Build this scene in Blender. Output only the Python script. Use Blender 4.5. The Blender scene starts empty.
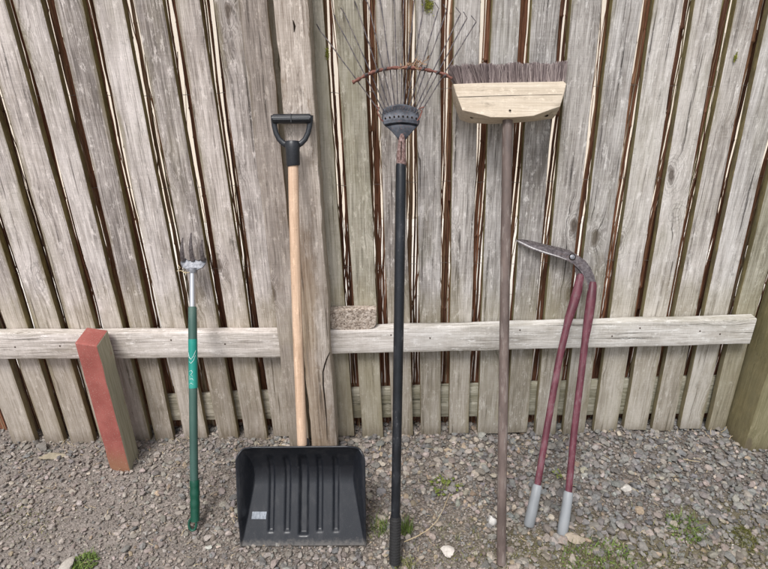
import bpy, math, random
import numpy as np
from mathutils import Vector, Matrix, noise as mnoise

random.seed(7)
rng = np.random.default_rng(7)
C = bpy.context.scene.collection
R = math.radians

# ------------------------------------------------------------------ camera
FPX, W, H = 580.0, 768.0, 569.0
PITCH, ROLL = R(25.3), R(1.0)
EYE, DIST = 1.55, 1.85
CAM = Vector((0, -DIST, EYE))
ROT = (Matrix.Rotation(math.pi/2 - PITCH, 3, 'X') @ Matrix.Rotation(-ROLL, 3, 'Z'))

def ray(px, py):
    return (ROT @ Vector(((px - W/2)/FPX, -(py - H/2)/FPX, -1.0))).normalized()

def at(px, py, y=0.0):
    d = ray(px, py)
    return CAM + d*((y - CAM.y)/d.y)

def ground(px, py, z=0.0):
    d = ray(px, py)
    return CAM + d*((z - CAM.z)/d.z)

cd = bpy.data.cameras.new('camera')
cam = bpy.data.objects.new('camera', cd)
C.objects.link(cam)
cam.matrix_world = Matrix.Translation(CAM) @ ROT.to_4x4()
cd.sensor_width = 36
cd.lens = FPX/W*36
cd.clip_start, cd.clip_end = 0.05, 500
bpy.context.scene.camera = cam

# ------------------------------------------------------------------ node helpers
class NT:
    def __init__(s, name):
        s.m = bpy.data.materials.new(name)
        s.m.use_nodes = True
        s.t = s.m.node_tree
        s.bsdf = s.t.nodes['Principled BSDF']
    def n(s, typ, **kw):
        x = s.t.nodes.new(typ)
        for k, v in kw.items():
            setattr(x, k, v)
        return x
    def put(s, sock, v):
        if isinstance(v, bpy.types.NodeSocket):
            s.t.links.new(v, sock)
        elif v is not None:
            if hasattr(sock.default_value, '__len__'):
                v = tuple(v)
                if len(sock.default_value) == 4 and len(v) == 3:
                    v = v + (1,)
                sock.default_value = v
            else:
                sock.default_value = v
    def math(s, op, a, b=None, c=None, clamp=False):
        x = s.n('ShaderNodeMath', operation=op, use_clamp=clamp)
        s.put(x.inputs[0], a)
        if b is not None: s.put(x.inputs[1], b)
        if c is not None: s.put(x.inputs[2], c)
        return x.outputs[0]
    def vmath(s, op, a, b):
        x = s.n('ShaderNodeVectorMath', operation=op)
        s.put(x.inputs[0], a); s.put(x.inputs[1], b)
        return x.outputs[0]
    def noise(s, vec, scale=1.0, detail=4, rough=0.55, out=0):
        x = s.n('ShaderNodeTexNoise')
        s.put(x.inputs['Vector'], vec)
        x.inputs['Scale'].default_value = scale
        x.inputs['Detail'].default_value = detail
        x.inputs['Roughness'].default_value = rough
        return x.outputs[out]
    def scaled(s, vec, k):
        return s.vmath('MULTIPLY', vec, k)
    def step(s, v, a, b, lo=0.0, hi=1.0):
        x = s.n('ShaderNodeMapRange', interpolation_type='SMOOTHSTEP')
        s.put(x.inputs[0], v)
        x.inputs[1].default_value, x.inputs[2].default_value = a, b
        x.inputs[3].default_value, x.inputs[4].default_value = lo, hi
        return x.outputs[0]
    def ramp(s, f, stops):
        x = s.n('ShaderNodeValToRGB')
        s.put(x.inputs[0], f)
        e = x.color_ramp.elements
        while len(e) < len(stops): e.new(0.5)
        for el, (p, c) in zip(e, stops):
            el.position = p
            el.color = tuple(c) + (1,) if len(c) == 3 else c
        return x.outputs[0]
    def mix(s, f, a, b, blend='MIX'):
        x = s.n('ShaderNodeMix', data_type='RGBA', blend_type=blend)
        s.put(x.inputs[0], f); s.put(x.inputs[6], a); s.put(x.inputs[7], b)
        return x.outputs[2]
    def bump(s, h, strength=0.5, dist=0.002, normal=None):
        x = s.n('ShaderNodeBump')
        x.inputs['Strength'].default_value = strength
        x.inputs['Distance'].default_value = dist
        s.put(x.inputs['Height'], h)
        if normal is not None: s.put(x.inputs['Normal'], normal)
        return x.outputs[0]
    def obj(s):
        return s.n('ShaderNodeTexCoord').outputs['Object']
    def gen(s):
        return s.n('ShaderNodeTexCoord').outputs['Generated']
    def rnd(s):
        return s.n('ShaderNodeObjectInfo').outputs['Random']
    def sep(s, v):
        x = s.n('ShaderNodeSeparateXYZ'); s.put(x.inputs[0], v)
        return x.outputs
    def fin(s, col, rough=0.8, metal=0.0, normal=None, spec=0.5):
        s.put(s.bsdf.inputs['Base Color'], col)
        s.put(s.bsdf.inputs['Roughness'], rough)
        s.put(s.bsdf.inputs['Metallic'], metal)
        s.put(s.bsdf.inputs['Specular IOR Level'], spec)
        if normal is not None: s.put(s.bsdf.inputs['Normal'], normal)
        return s.m

def wood(name, dark, mid, light, algae=0.5, edge=0.7, foot=0.6, knots=True, brown=0.0, axis='z', fine=1.0, across='x', vary=0.35, rot=0):
    s = NT(name)
    o = s.obj()
    r = s.rnd()
    off = s.n('ShaderNodeCombineXYZ')
    s.put(off.inputs[0], s.math('MULTIPLY', r, 37.0))
    s.put(off.inputs[1], s.math('MULTIPLY', r, 91.0))
    s.put(off.inputs[2], s.math('MULTIPLY', r, 53.0))
    P = s.vmath('ADD', o, off.outputs[0])
    def sc(a, l):
        return (a, a, l) if axis == 'z' else (l, a, a)
    km = 0.0
    P2 = P
    if knots:
        v = s.n('ShaderNodeTexVoronoi', feature='F1')
        wob = s.noise(P, 30, 2)
        s.put(v.inputs['Vector'], s.vmath('ADD', s.scaled(P, sc(8.5, 3.6)), s.scaled(s.noise(P, 22, 2, out=1), (0.25, 0.25, 0.25))))
        v.inputs['Scale'].default_value = 1.0
        gate = s.step(s.sep(v.outputs['Color'])[0], 0.48, 0.53)
        d = v.outputs['Distance']
        halo = s.math('MULTIPLY', s.step(d, 0.42, 0.05), gate)
        km = s.math('MULTIPLY', s.step(d, 0.15, 0.07), gate)
        sh = s.n('ShaderNodeCombineXYZ')
        s.put(sh.inputs[0 if axis == 'z' else 2], s.math('MULTIPLY', halo, 0.02))
        P2 = s.vmath('ADD', P, sh.outputs[0])
    # slow waviness of the grain
    wv = s.noise(s.scaled(P, sc(7, 1.6)), 1.0, 2, out=1)
    P2 = s.vmath('ADD', P2, s.scaled(wv, (0.012, 0.012, 0.0) if axis == 'z' else (0.0, 0.012, 0.012)))
    g1 = s.noise(s.scaled(P2, sc(95, 2.2)), 1.0, 5, 0.65)
    g2 = s.noise(s.scaled(P2, sc(420*fine, 9)), 1.0, 4, 0.7)
    saw = s.noise(s.scaled(P, sc(14, 260)), 1.0, 2)
    bl = s.noise(s.scaled(P, sc(9, 3.2)), 1.0, 5, 0.65)
    st = s.noise(s.scaled(P, sc(34, 13)), 1.0, 6, 0.75)
    f = s.math('ADD', s.math('MULTIPLY', g1, 0.30), s.math('MULTIPLY', g2, 0.40))
    f = s.math('ADD', f, s.math('MULTIPLY', bl, 0.30))
    f = s.math('ADD', f, s.math('MULTIPLY', saw, 0.05))
    f = s.math('ADD', f, 0.0)
    f = s.math('ADD', f, s.math('MULTIPLY', s.math('SUBTRACT', r, 0.5), vary*0.28))
    col = s.ramp(f, [(0.43, dark), (0.525, mid), (0.62, light)])
    r2 = s.math('FRACT', s.math('MULTIPLY', r, 7.31))
    col = s.mix(s.step(r2, 0.35, 1.0, 0.0, vary*0.4), col, s.mix(1.0, col, (1.06, 0.93, 0.78), 'MULTIPLY'))
    # fine open cracks along the grain
    crack = s.step(g1, 0.37, 0.31)
    col = s.mix(s.math('MULTIPLY', crack, 0.75), col, tuple(c*0.35 for c in dark))
    # warm and cold patches
    col = s.mix(s.math('MULTIPLY', s.step(st, 0.52, 0.75), 0.25 + brown), col, (0.20, 0.145, 0.09))
    pale = s.noise(s.scaled(P, sc(60, 22)), 1.0, 6, 0.8)
    col = s.mix(s.math('MULTIPLY', s.step(pale, 0.53, 0.66), 0.55), col, tuple(min(1, c*1.35) for c in light))
    black = s.noise(s.scaled(s.vmath('ADD', P, (5, 5, 5)), sc(26, 10)), 1.0, 6, 0.75)
    col = s.mix(s.math('MULTIPLY', s.step(black, 0.58, 0.72), 0.55), col, tuple(c*0.45 for c in dark))
    # short dark checks and saw nicks across the grain, grime in clouds
    nick = s.noise(s.scaled(P, sc(70, 330)), 1.0, 3, 0.6)
    col = s.mix(s.math('MULTIPLY', s.step(nick, 0.62, 0.70), 0.35), col, tuple(c*0.6 for c in dark))
    grime = s.noise(s.scaled(s.vmath('ADD', P, (9, 2, 4)), sc(13, 5)), 1.0, 6, 0.75)
    col = s.mix(s.math('MULTIPLY', s.step(grime, 0.52, 0.72), 0.45), col, s.mix(1.0, col, (0.60, 0.56, 0.50), 'MULTIPLY'))
    if knots:
        col = s.mix(s.math('MULTIPLY', km, 0.8), col, (0.085, 0.062, 0.045))
        ring = s.math('MULTIPLY', halo, s.step(s.math('SINE', s.math('MULTIPLY', d, 120)), 0.2, 0.9))
        col = s.mix(s.math('MULTIPLY', ring, 0.45), col, tuple(c*0.5 for c in dark))
    # algae along the edges
    gx = s.sep(s.gen())[0 if across == 'x' else 2]
    e = s.math('ABSOLUTE', s.math('SUBTRACT', s.math('MULTIPLY', gx, 2.0), 1.0))
    en = s.noise(s.scaled(P, sc(22, 5)), 1.0, 5, 0.7)
    ef = s.step(s.math('ADD', e, s.math('MULTIPLY', s.math('SUBTRACT', en, 0.5), 1.1)), 0.62, 1.12)
    col = s.mix(s.math('MULTIPLY', ef, edge), col, (0.17, 0.145, 0.070))
    # side faces are damper and greener
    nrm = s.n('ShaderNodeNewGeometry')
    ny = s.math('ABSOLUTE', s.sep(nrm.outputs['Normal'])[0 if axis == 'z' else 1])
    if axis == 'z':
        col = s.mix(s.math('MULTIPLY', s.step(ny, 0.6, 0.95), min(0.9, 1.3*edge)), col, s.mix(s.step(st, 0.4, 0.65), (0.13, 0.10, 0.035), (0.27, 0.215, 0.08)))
    # green film in patches, more of it low down
    pz = s.sep(nrm.outputs['Position'])[2]
    zz = s.math('ADD', pz, s.math('MULTIPLY', s.math('SUBTRACT', bl, 0.5), 0.5))
    low = s.step(zz, 0.62, 0.30)
    band = s.math('MULTIPLY', s.step(zz, 0.72, 0.58), s.step(pz, 0.45, 0.50))
    gp = s.math('MULTIPLY', s.step(s.noise(s.scaled(s.vmath('ADD', P, (3, 1, 7)), sc(6, 2)), 1.0, 5, 0.7), 0.48, 0.68), algae)
    col = s.mix(s.math('MULTIPLY', gp, 0.6), col, (0.23, 0.22, 0.125))
    if rot:
        u_ = s.math('ADD', s.sep(s.gen())[0], s.math('MULTIPLY', s.math('SUBTRACT', bl, 0.5), 1.6))
        rf = s.math('MULTIPLY', s.step(u_, 0.85, 0.35), s.step(zz, 1.05, 0.75))
        col = s.mix(s.math('MULTIPLY', rf, rot), col, s.ramp(g1, [(0.36, (0.075, 0.048, 0.028)), (0.48, (0.24, 0.165, 0.10)), (0.62, (0.40, 0.32, 0.235))]))
    if foot:
        col = s.mix(s.math('MULTIPLY', low, foot), col, s.mix(st, (0.20, 0.170, 0.105), (0.36, 0.32, 0.225)))
        col = s.mix(s.math('MULTIPLY', band, foot*0.55), col, (0.35, 0.31, 0.18))
        wet = s.step(s.math('ADD', pz, s.math('MULTIPLY', st, 0.08)), 0.11, 0.03)
        col = s.mix(s.math('MULTIPLY', wet, 0.5), col, (0.10, 0.075, 0.045))
    px_ = s.sep(nrm.outputs['Position'])[0]
    col = s.mix(1.0, col, s.mix(s.step(px_, -0.5, 0.5), (1.10, 1.04, 1.02), (1.02, 1.015, 1.01)), 'MULTIPLY')
    h = s.math('ADD', s.math('MULTIPLY', g1, 1.0), s.math('MULTIPLY', g2, 0.6))
    h = s.math('ADD', h, s.math('MULTIPLY', saw, 0.10))
    h = s.math('SUBTRACT', h, s.math('MULTIPLY', crack, 0.8))
    nb = s.bump(h, 0.75, 0.0022)
    return s.fin(col, 0.88, 0, nb, 0.25)

def painted(name, col, chip=None, chip_amt=0.3, rough=0.4, metal=0.0, bump=0.3, vary=0.25, scale=60, stretch=0.25, dust=(0.3, 0.27, 0.23), dust_amt=0.25, spec=0.5, flecks=0.3):
    s = NT(name)
    o = s.obj()
    a = s.noise(s.scaled(o, (scale, scale, scale*stretch)), 1.0, 6, 0.7)
    b = s.noise(s.scaled(o, (scale*0.2, scale*0.2, scale*0.08)), 1.0, 4, 0.6)
    fl = s.noise(o, 420, 3, 0.6)
    c = s.mix(s.step(b, 0.3, 0.7), tuple(x*(1-vary) for x in col), tuple(min(1, x*(1+vary)) for x in col))
    h = a
    rg = s.step(b, 0.3, 0.7, rough*0.8, min(1, rough*1.3))
    c = s.mix(s.math('MULTIPLY', s.step(b, 0.5, 0.8), dust_amt), c, dust)
    c = s.mix(s.math('MULTIPLY', s.step(fl, 0.62, 0.72), flecks), c, dust)
    if chip:
        k = s.step(s.math('ADD', a, s.math('MULTIPLY', s.math('SUBTRACT', b, 0.5), 0.5)), 0.66 - chip_amt*0.3, 0.70 - chip_amt*0.3)
        c = s.mix(s.math('MULTIPLY', k, 0.85), c, s.mix(fl, tuple(x*0.6 for x in chip), tuple(min(1, x*1.3) for x in chip)))
        rg = s.mix(k, rg, (0.8, 0.8, 0.8))
        h = s.math('SUBTRACT', a, s.math('MULTIPLY', k, 0.5))
    return s.fin(c, rg, metal, s.bump(h, bump, 0.0012), spec)

M = {}
M['board'] = wood('weathered fence board', (0.170, 0.155, 0.144), (0.430, 0.405, 0.387), (0.68, 0.658, 0.64), algae=0.36, edge=0.72, foot=0.46, vary=0.4)
M['board_green'] = wood('green fence board', (0.17, 0.158, 0.125), (0.37, 0.355, 0.29), (0.54, 0.525, 0.46), algae=0.55, edge=0.65, foot=0.45)
M['rail'] = wood('fence rail', (0.29, 0.268, 0.24), (0.58, 0.555, 0.52), (0.77, 0.755, 0.73), algae=0.2, edge=0.35, foot=0, axis='x', across='z', vary=0.1)
M['low_rail'] = wood('lower rail wood', (0.20, 0.19, 0.14), (0.36, 0.345, 0.28), (0.50, 0.48, 0.41), algae=0.6, edge=0.2, foot=0, axis='x', across='z')
M['post'] = wood('centre post wood', (0.21, 0.175, 0.145), (0.44, 0.395, 0.35), (0.66, 0.62, 0.57), algae=0.05, edge=0.15, foot=0.15, brown=0.5, vary=0, rot=0.62)
M['batten'] = wood('dark weathered batten', (0.15, 0.132, 0.117), (0.29, 0.262, 0.238), (0.46, 0.425, 0.39), algae=0.1, edge=0.3, foot=0.3, vary=0)
M['moss_post'] = wood('mossy end post', (0.10, 0.092, 0.042), (0.185, 0.170, 0.085), (0.31, 0.285, 0.18), algae=0.7, edge=0.3, foot=0.3, vary=0)
M['ash'] = wood('pale ash handle', (0.43, 0.30, 0.205), (0.55, 0.40, 0.285), (0.65, 0.50, 0.37), algae=0, edge=0, foot=0, knots=False, vary=0)
M['broom_wood'] = wood('bare broom block wood', (0.50, 0.42, 0.325), (0.60, 0.515, 0.41), (0.68, 0.60, 0.495), algae=0, edge=0, foot=0, knots=False, axis='x', across='z', vary=0)

# ------------------------------------------------------------------ mesh helpers
class MB:
    def __init__(s): s.v, s.f = [], []
    def add(s, vs, fs):
        n = len(s.v)
        s.v += [tuple(p) for p in vs]
        s.f += [tuple(i + n for i in q) for q in fs]
        return s
    def box(s, a, b):
        x0, y0, z0 = a; x1, y1, z1 = b
        return s.add([(x0,y0,z0),(x1,y0,z0),(x1,y1,z0),(x0,y1,z0),(x0,y0,z1),(x1,y0,z1),(x1,y1,z1),(x0,y1,z1)],
                     [(3,2,1,0),(4,5,6,7),(0,1,5,4),(1,2,6,5),(2,3,7,6),(3,0,4,7)])
    def tube(s, pts, rad, n=12, cap=True, sq=(1, 1)):
        pts = [Vector(p) for p in pts]
        if not hasattr(rad, '__len__'): rad = [rad]*len(pts)
        vs, fs = [], []
        up = None
        for i, p in enumerate(pts):
            t = (pts[min(i+1, len(pts)-1)] - pts[max(i-1, 0)])
            t = t.normalized() if t.length > 1e-9 else Vector((0, 0, 1))
            if up is None:
                up = Vector((1, 0, 0)) if abs(t.x) < 0.8 else Vector((0, 1, 0))
            a = (up - t*up.dot(t)).normalized(); b = t.cross(a); up = a
            for k in range(n):
                w = 2*math.pi*k/n
                vs.append(p + a*math.cos(w)*rad[i]*sq[0] + b*math.sin(w)*rad[i]*sq[1])
        for i in range(len(pts)-1):
            for k in range(n):
                k2 = (k+1) % n
                fs.append((i*n+k, i*n+k2, (i+1)*n+k2, (i+1)*n+k))
        if cap:
            fs.append(tuple(range(n-1, -1, -1)))
            fs.append(tuple((len(pts)-1)*n + k for k in range(n)))
        return s.add(vs, fs)
    def loft(s, loops, cap=True):
        n = len(loops[0]); vs, fs = [], []
        for l in loops: vs += list(l)
        for i in range(len(loops)-1):
            for k in range(n):
                k2 = (k+1) % n
                fs.append((i*n+k, i*n+k2, (i+1)*n+k2, (i+1)*n+k))
        if cap:
            fs.append(tuple(range(n-1, -1, -1)))
            fs.append(tuple((len(loops)-1)*n+k for k in range(n)))
        return s.add(vs, fs)

def link(name, me, mat, parent=None, smooth=None, loc=None):
    if mat: me.materials.append(mat)
    o = bpy.data.objects.new(name, me)
    C.objects.link(o)
    if parent: o.parent = parent
    if loc is not None: o.location = loc
    if smooth is not None:
        me.set_sharp_from_angle(angle=R(smooth))
        for p in me.polygons: p.use_smooth = True
    return o

def build(name, mb, mat, parent=None, smooth=None, loc=None, bevel=0, fix=True):
    me = bpy.data.meshes.new(name)
    me.from_pydata(mb.v, [], mb.f)
    me.update()
    if fix:
        import bmesh
        bm = bmesh.new(); bm.from_mesh(me)
        bmesh.ops.recalc_face_normals(bm, faces=bm.faces[:])
        bm.to_mesh(me); bm.free()
    o = link(name, me, mat, parent, smooth, loc)
    if bevel:
        b = o.modifiers.new('bevel', 'BEVEL'); b.width = bevel; b.segments = 2; b.limit_method = 'ANGLE'
    return o

def tag(o, label=None, cat=None, group=None, kind=None):
    for k, v in (('label', label), ('category', cat), ('group', group), ('kind', kind)):
        if v: o[k] = v
    return o

def empty(name, loc=(0, 0, 0), mat=None):
    o = bpy.data.objects.new(name, None); C.objects.link(o)
    o.empty_display_size = 0.1
    if mat is not None: o.matrix_world = mat
    else: o.location = loc
    return o

def plank(b0, b1, t0, t1, y0, y1, seed, n=40, wob=0.0012, round_=0.003, ragged=0.0):
    """timber from bottom edge points b0,b1 (x at z) to top edge points; front y0 (towards viewer) and back y1. Returns MB, local origin."""
    rr = random.Random(seed)
    ox, oz = (b0[0]+b1[0])/2, min(b0[1], b1[1])
    ph = [rr.uniform(0, 100) for _ in range(4)]
    cup = rr.uniform(-0.0015, 0.0015); twist = rr.uniform(-0.006, 0.006); bow = rr.uniform(-0.003, 0.003)
    loops = []
    for i in range(n+1):
        t = i/n
        l = b0[0] + (t0[0]-b0[0])*t; r = b1[0] + (t1[0]-b1[0])*t
        zl = b0[1] + (t0[1]-b0[1])*t; zr = b1[1] + (t1[1]-b1[1])*t
        l += wob*2*(mnoise.noise((ph[0], t*9, 0))) + ragged*mnoise.noise((ph[0], t*40, 3))
        r += wob*2*(mnoise.noise((ph[1], t*9, 0))) + ragged*mnoise.noise((ph[1], t*40, 3))
        dy = bow*math.sin(math.pi*t)
        m = 7
        lp = []
        def P(u, y):
            x = l + (r-l)*u
            z = zl + (zr-zl)*u
            return (x-ox, y + dy + cup*(1-(2*u-1)**2) + twist*(u-0.5)*(t-0.5)*2, z-oz)
        w = r-l; e = round_/w
        for k in range(m+1):
            u = e + (1-2*e)*k/m
            lp.append(P(u, y0))
        lp += [P(1-e*0.3, y0+round_*0.3), P(1, y0+round_)]
        lp += [P(1, y1-round_), P(1-e, y1), P(e, y1), P(0, y1-round_)]
        lp += [P(0, y0+round_), P(e*0.3, y0+round_*0.3)]
        loops.append(lp)
    return MB().loft(loops), (ox, 0, oz)

# ------------------------------------------------------------------ the fence
fence = tag(empty('picket_fence'), 'weathered grey wooden picket fence of narrow gapped boards behind the tools', 'fence')
ZT = 1.85
# gaps between boards: left and right edge at photo row 0 and at photo row 430
gaps = [(-161,-150,0,8), (-115,-105,32,41), (-76,-66,61,67), (-36,-25,91,98), (5,12,124,131), (40,54,148,153), (82,92,172,183),
        (122,133,206,217), (162,175,237,244), (200,213,266,273), (256,262,300,306), (323,334,354,362), (362,375,383,392), (401,415,413,421),
        (441,454,441,449), (481,492,469,478), (521,532,499,507), (561,572,527,535), (602,613,556,563), (643,654,585,594),
        (684,694,617,624), (723,737,646,652), (760,771,673,680), (801,812,701,707), (841,852,725,732)]
def edge(xa, xb):
    a, b = at(xa, 0), at(xb, 430)
    k = (a.x-b.x)/(a.z-b.z)
    return lambda z: b.x + (z-b.z)*k
greens = {10, 11, 23}
for i in range(len(gaps)-1):
    le, re = edge(gaps[i][1], gaps[i][3]), edge(gaps[i+1][0], gaps[i+1][2])
    z0 = random.uniform(-0.012, 0.012)
    dy = random.uniform(-0.002, 0.003)
    dz = random.uniform(-0.004, 0.004)
    mb, o = plank((le(z0), z0), (re(z0), z0+dz), (le(ZT), ZT), (re(ZT), ZT), 0.0+dy, 0.028+dy, 100+i)
    build('board', mb, M['board_green'] if i in greens else M['board'], fence, 40, o)
# last board, running behind the end post
le = edge(852, 732)
mb, o = plank((le(0), 0), (le(0)+0.1, 0), (le(ZT), ZT), (le(ZT)+0.1, ZT), 0, 0.028, 140)
build('board', mb, M['board'], fence, 40, o)

def rail(pts_top, pts_bot, y0, y1, mat, seed, name='rail', n=60):
    """horizontal timber: front face corners in the photo (left, right) x (top, bottom)"""
    a, b = at(*pts_top[0], y0), at(*pts_top[1], y0)
    c, d = at(*pts_bot[0], y0), at(*pts_bot[1], y0)
    loops = []
    rr = random.Random(seed); p1, p2 = rr.uniform(0, 99), rr.uniform(0, 99)
    org = Vector((a.x, 0, c.z))
    for i in range(n+1):
        t = i/n
        T = a.lerp(b, t); B = c.lerp(d, t)
        zt = T.z + 0.0035*mnoise.noise((p1, t*10, 0)) + 0.001*mnoise.noise((p1, t*60, 5))
        zb = B.z + 0.0035*mnoise.noise((p2, t*10, 0)) + 0.001*mnoise.noise((p2, t*60, 5))
        r = 0.004; x = T.x
        prof = [(y0, zb+r), (y0, zb+(zt-zb)*0.3), (y0, zb+(zt-zb)*0.7), (y0, zt-r), (y0+r*.3, zt-r*.3), (y0+r, zt), (y1-r, zt), (y1, zt-r), (y1, zb+r), (y1-r, zb), (y0+r, zb), (y0+r*.3, zb+r*.3)]
        loops.append([Vector((x, y, z)) - org for y, z in prof])
    return build(name, MB().loft(loops), mat, fence, 40, org)
rail([(-190, 335), (286, 332.5)], [(-190, 361), (286, 357.5)], -0.044, -0.004, M['rail'], 1)
rail([(329, 330.5), (757, 319)], [(329, 354.5), (757, 344)], -0.044, -0.004, M['rail'], 2)
rail([(163, 396), (728, 377)], [(163, 421), (728, 413)], 0.033, 0.056, M['low_rail'], 3)
# nail heads where rail meets boards
s = NT('rusty nail'); nail_m = s.fin((0.07, 0.045, 0.03), 0.7, 0.3)
for px, py in ((60, 346), (95, 348), (225, 344), (391, 335), (430, 338), (520, 330), (640, 328), (700, 331), (720, 334), (15, 347), (171, 340), (612, 336)):
    p = at(px, py, -0.044)
    build('nail', MB().tube([(0, 0.002, 0), (0, -0.0012, 0), (0, -0.002, 0)], [0.0028, 0.0028, 0.0018], 10), nail_m, fence, 40, p)

# centre post with its long split, and the battered batten nailed beside it
def post_between(topL, topR, botL, botR, y0, y1, zb=-0.05):
    a, b = at(topL, 0, y0), at(topR, 0, y0); c, d = at(botL, 430, y0), at(botR, 430, y0)
    f = lambda p, q: (lambda z: q.x + (z-q.z)*(p.x-q.x)/(p.z-q.z))
    return f(a, c), f(b, d)
L_, R_ = post_between(273, 308, 311, 336, -0.10, -0.002)
mb, o = plank((L_(-0.05), -0.05), (R_(-0.05), -0.05), (L_(ZT), ZT), (R_(ZT), ZT), -0.10, -0.003, 7, n=90, wob=0.003, round_=0.006, ragged=0.003)
post = build('post', mb, M['post'], fence, 40, o)
# the split is an open crack: a sunken dark sliver standing just proud of the face
s = NT('dark split in wood'); dark_m = s.fin((0.02, 0.014, 0.01), 0.95, 0, None, 0.1)
crk = [(330, 352), (327.5, 357), (325, 364), (323, 372), (323.2, 385), (325, 402), (326.5, 420), (327, 440)]
mbk = MB()
cp = [at(x, y, -0.1022) - Vector(o) for x, y in crk]
vs = []; fs = []
for i, p in enumerate(cp):
    w = 0.0028*math.sin(math.pi*(0.12+0.8*i/(len(cp)-1))) * random.uniform(0.7, 1.1)
    vs += [p + Vector((-w, 0, 0)), p + Vector((w, 0, 0))]
    if i: fs.append((2*i-2, 2*i-1, 2*i+1, 2*i))
mbk.add(vs, fs)
build('crack', mbk, dark_m, post, None, fix=False); mbk = MB()
crk2 = [(293, 20), (294.5, 26), (294, 32)]
vs = []; fs = []
for i, (x, y) in enumerate(crk2):
    p = at(x, y, -0.1022) - Vector(o); w = (0.001, 0.0032, 0.0008)[i]
    vs += [p + Vector((-w, 0, 0)), p + Vector((w, 0, 0))]
    if i: fs.append((2*i-2, 2*i-1, 2*i+1, 2*i))
mbk.add(vs, fs)
build('crack', mbk, dark_m, post, None, fix=False); mbk = MB()
L2, R2 = post_between(238, 267, 288, 308, -0.068, -0.046)
mb, o = plank((L2(-0.02), -0.02), (R2(-0.02), -0.02), (L2(ZT), ZT), (R2(ZT), ZT), -0.068, -0.0475, 8, n=90, wob=0.002, ragged=0.002)
tag(build('batten', mb, M['batten'], fence, 40, o), 'darker split batten nailed over the rail left of the post')
# end post at the right
p0 = ground(743, 451)
ex, ey = p0.x, p0.y
mb, o = plank((ex, -0.05), (ex+0.105, -0.05), (ex+0.008, ZT), (ex+0.113, ZT), ey, 0.022, 9, n=50, wob=0.002, round_=0.005)
tag(build('post', mb, M['moss_post'], fence, 40, o), 'mossy green end post')

# ------------------------------------------------------------------ reed screen, with an added pale wall and paving behind
s = NT('brown reed')
o_ = s.obj(); isl = s.n('ShaderNodeNewGeometry').outputs['Random Per Island']
c = s.ramp(isl, [(0.0, (0.17, 0.085, 0.052)), (0.3, (0.31, 0.14, 0.080)), (0.6, (0.44, 0.205, 0.118)), (0.8, (0.52, 0.31, 0.18)), (0.92, (0.62, 0.48, 0.33)), (1.0, (0.38, 0.38, 0.14))])
nz = s.noise(s.scaled(o_, (160, 160, 9)), 1, 5, 0.7)
c = s.mix(s.step(nz, 0.35, 0.7), s.mix(1.0, c, (0.45, 0.42, 0.4), 'MULTIPLY'), c)
M['reed'] = s.fin(c, 0.6, 0, s.bump(nz, 0.4, 0.001), 0.4)
screen = tag(empty('reed_screen', (0, 0.085, 0)), 'reddish brown reed screen showing as slivers through the gaps between fence boards', 'screen')
mb = MB(); x = -1.75
while x < 1.75:
    r = random.choice((0.0025, 0.003, 0.004, 0.005, 0.006))*random.uniform(0.8, 1.15)
    x += r
    y = random.uniform(-0.006, 0.006); lx = random.uniform(-0.006, 0.006)
    pts, rad = [], []
    z = -0.02; nd = random.uniform(0.05, 0.25)
    while z < 1.74:
        pts.append((x + lx*z + 0.0022*math.sin(z*9+x*50) + 0.0026*mnoise.noise((x*90, z*11, 1)), y + 0.003*math.sin(z*7+x*31), z)); rad.append(r)
        if z > nd:
            for dz, k in ((0.004, 1.02), (0.006, 1.18), (0.009, 1.18), (0.011, 0.98)):
                pts.append((pts[-1][0], y, z+dz)); rad.append(r*k)
            z += 0.012; nd = z + random.uniform(0.16, 0.3)
        z += 0.04
    mb.add(*(lambda m: (m.v, m.f))(MB().tube(pts, rad, 7)))
    x += r + random.choice((-0.0015, -0.001, -0.0005, 0.0, 0.0, 0.0005, 0.0010, 0.0018, 0.0026))
for _ in range(380):
    bx = random.uniform(-1.72, 1.72); ln = random.uniform(-0.09, 0.09); r = random.uniform(0.0012, 0.0030); z0 = random.uniform(-0.02, 0.5); z1 = random.uniform(1.0, 1.72)
    yy = random.choice((-0.016, 0.015, 0.02)); sd = random.uniform(0, 99)
    mb.add(*(lambda m: (m.v, m.f))(MB().tube([(bx + ln*(z-z0) + 0.012*mnoise.noise((sd, z*3.5, 0)) + 0.004*mnoise.noise((sd, z*16, 4)), yy + 0.004*mnoise.noise((sd, z*6, 8)), z) for z in np.linspace(z0, z1, 34)], [r*(1-0.5*i/33) for i in range(34)], 5)))
build('reeds', mb, M['reed'], screen, 60, fix=False)
s = NT('binding wire'); wm = s.fin((0.35, 0.33, 0.3), 0.5, 0.7)
for z in (0.12, 0.42, 0.72, 1.02, 1.32, 1.60):
    pts = [(-1.74 + 3.48*i/160, -0.014 + 0.003*math.sin(i*1.9), z + 0.004*math.sin(i*0.23) + 0.0015*math.sin(i*2.1)) for i in range(161)]
    build('binding_wire', MB().tube(pts, 0.0009, 5), wm, screen, 60)

s = NT('white backdrop')
nz = s.noise(s.obj(), 6, 6, 0.6)
M['render'] = s.fin(s.mix(nz, (0.70, 0.62, 0.52), (0.78, 0.71, 0.61)), 0.9, 0, s.bump(s.noise(s.obj(), 140, 4), 0.4, 0.004))
tag(build('backdrop_wall', MB().box((-9, 2.6, -0.1), (9, 2.85, 3.2)), M['render'], bevel=0.01), 'pale backdrop wall added to show as bright slivers beyond the reed screen', 'wall')  # added wall, stands in for the daylight beyond the screen

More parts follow.
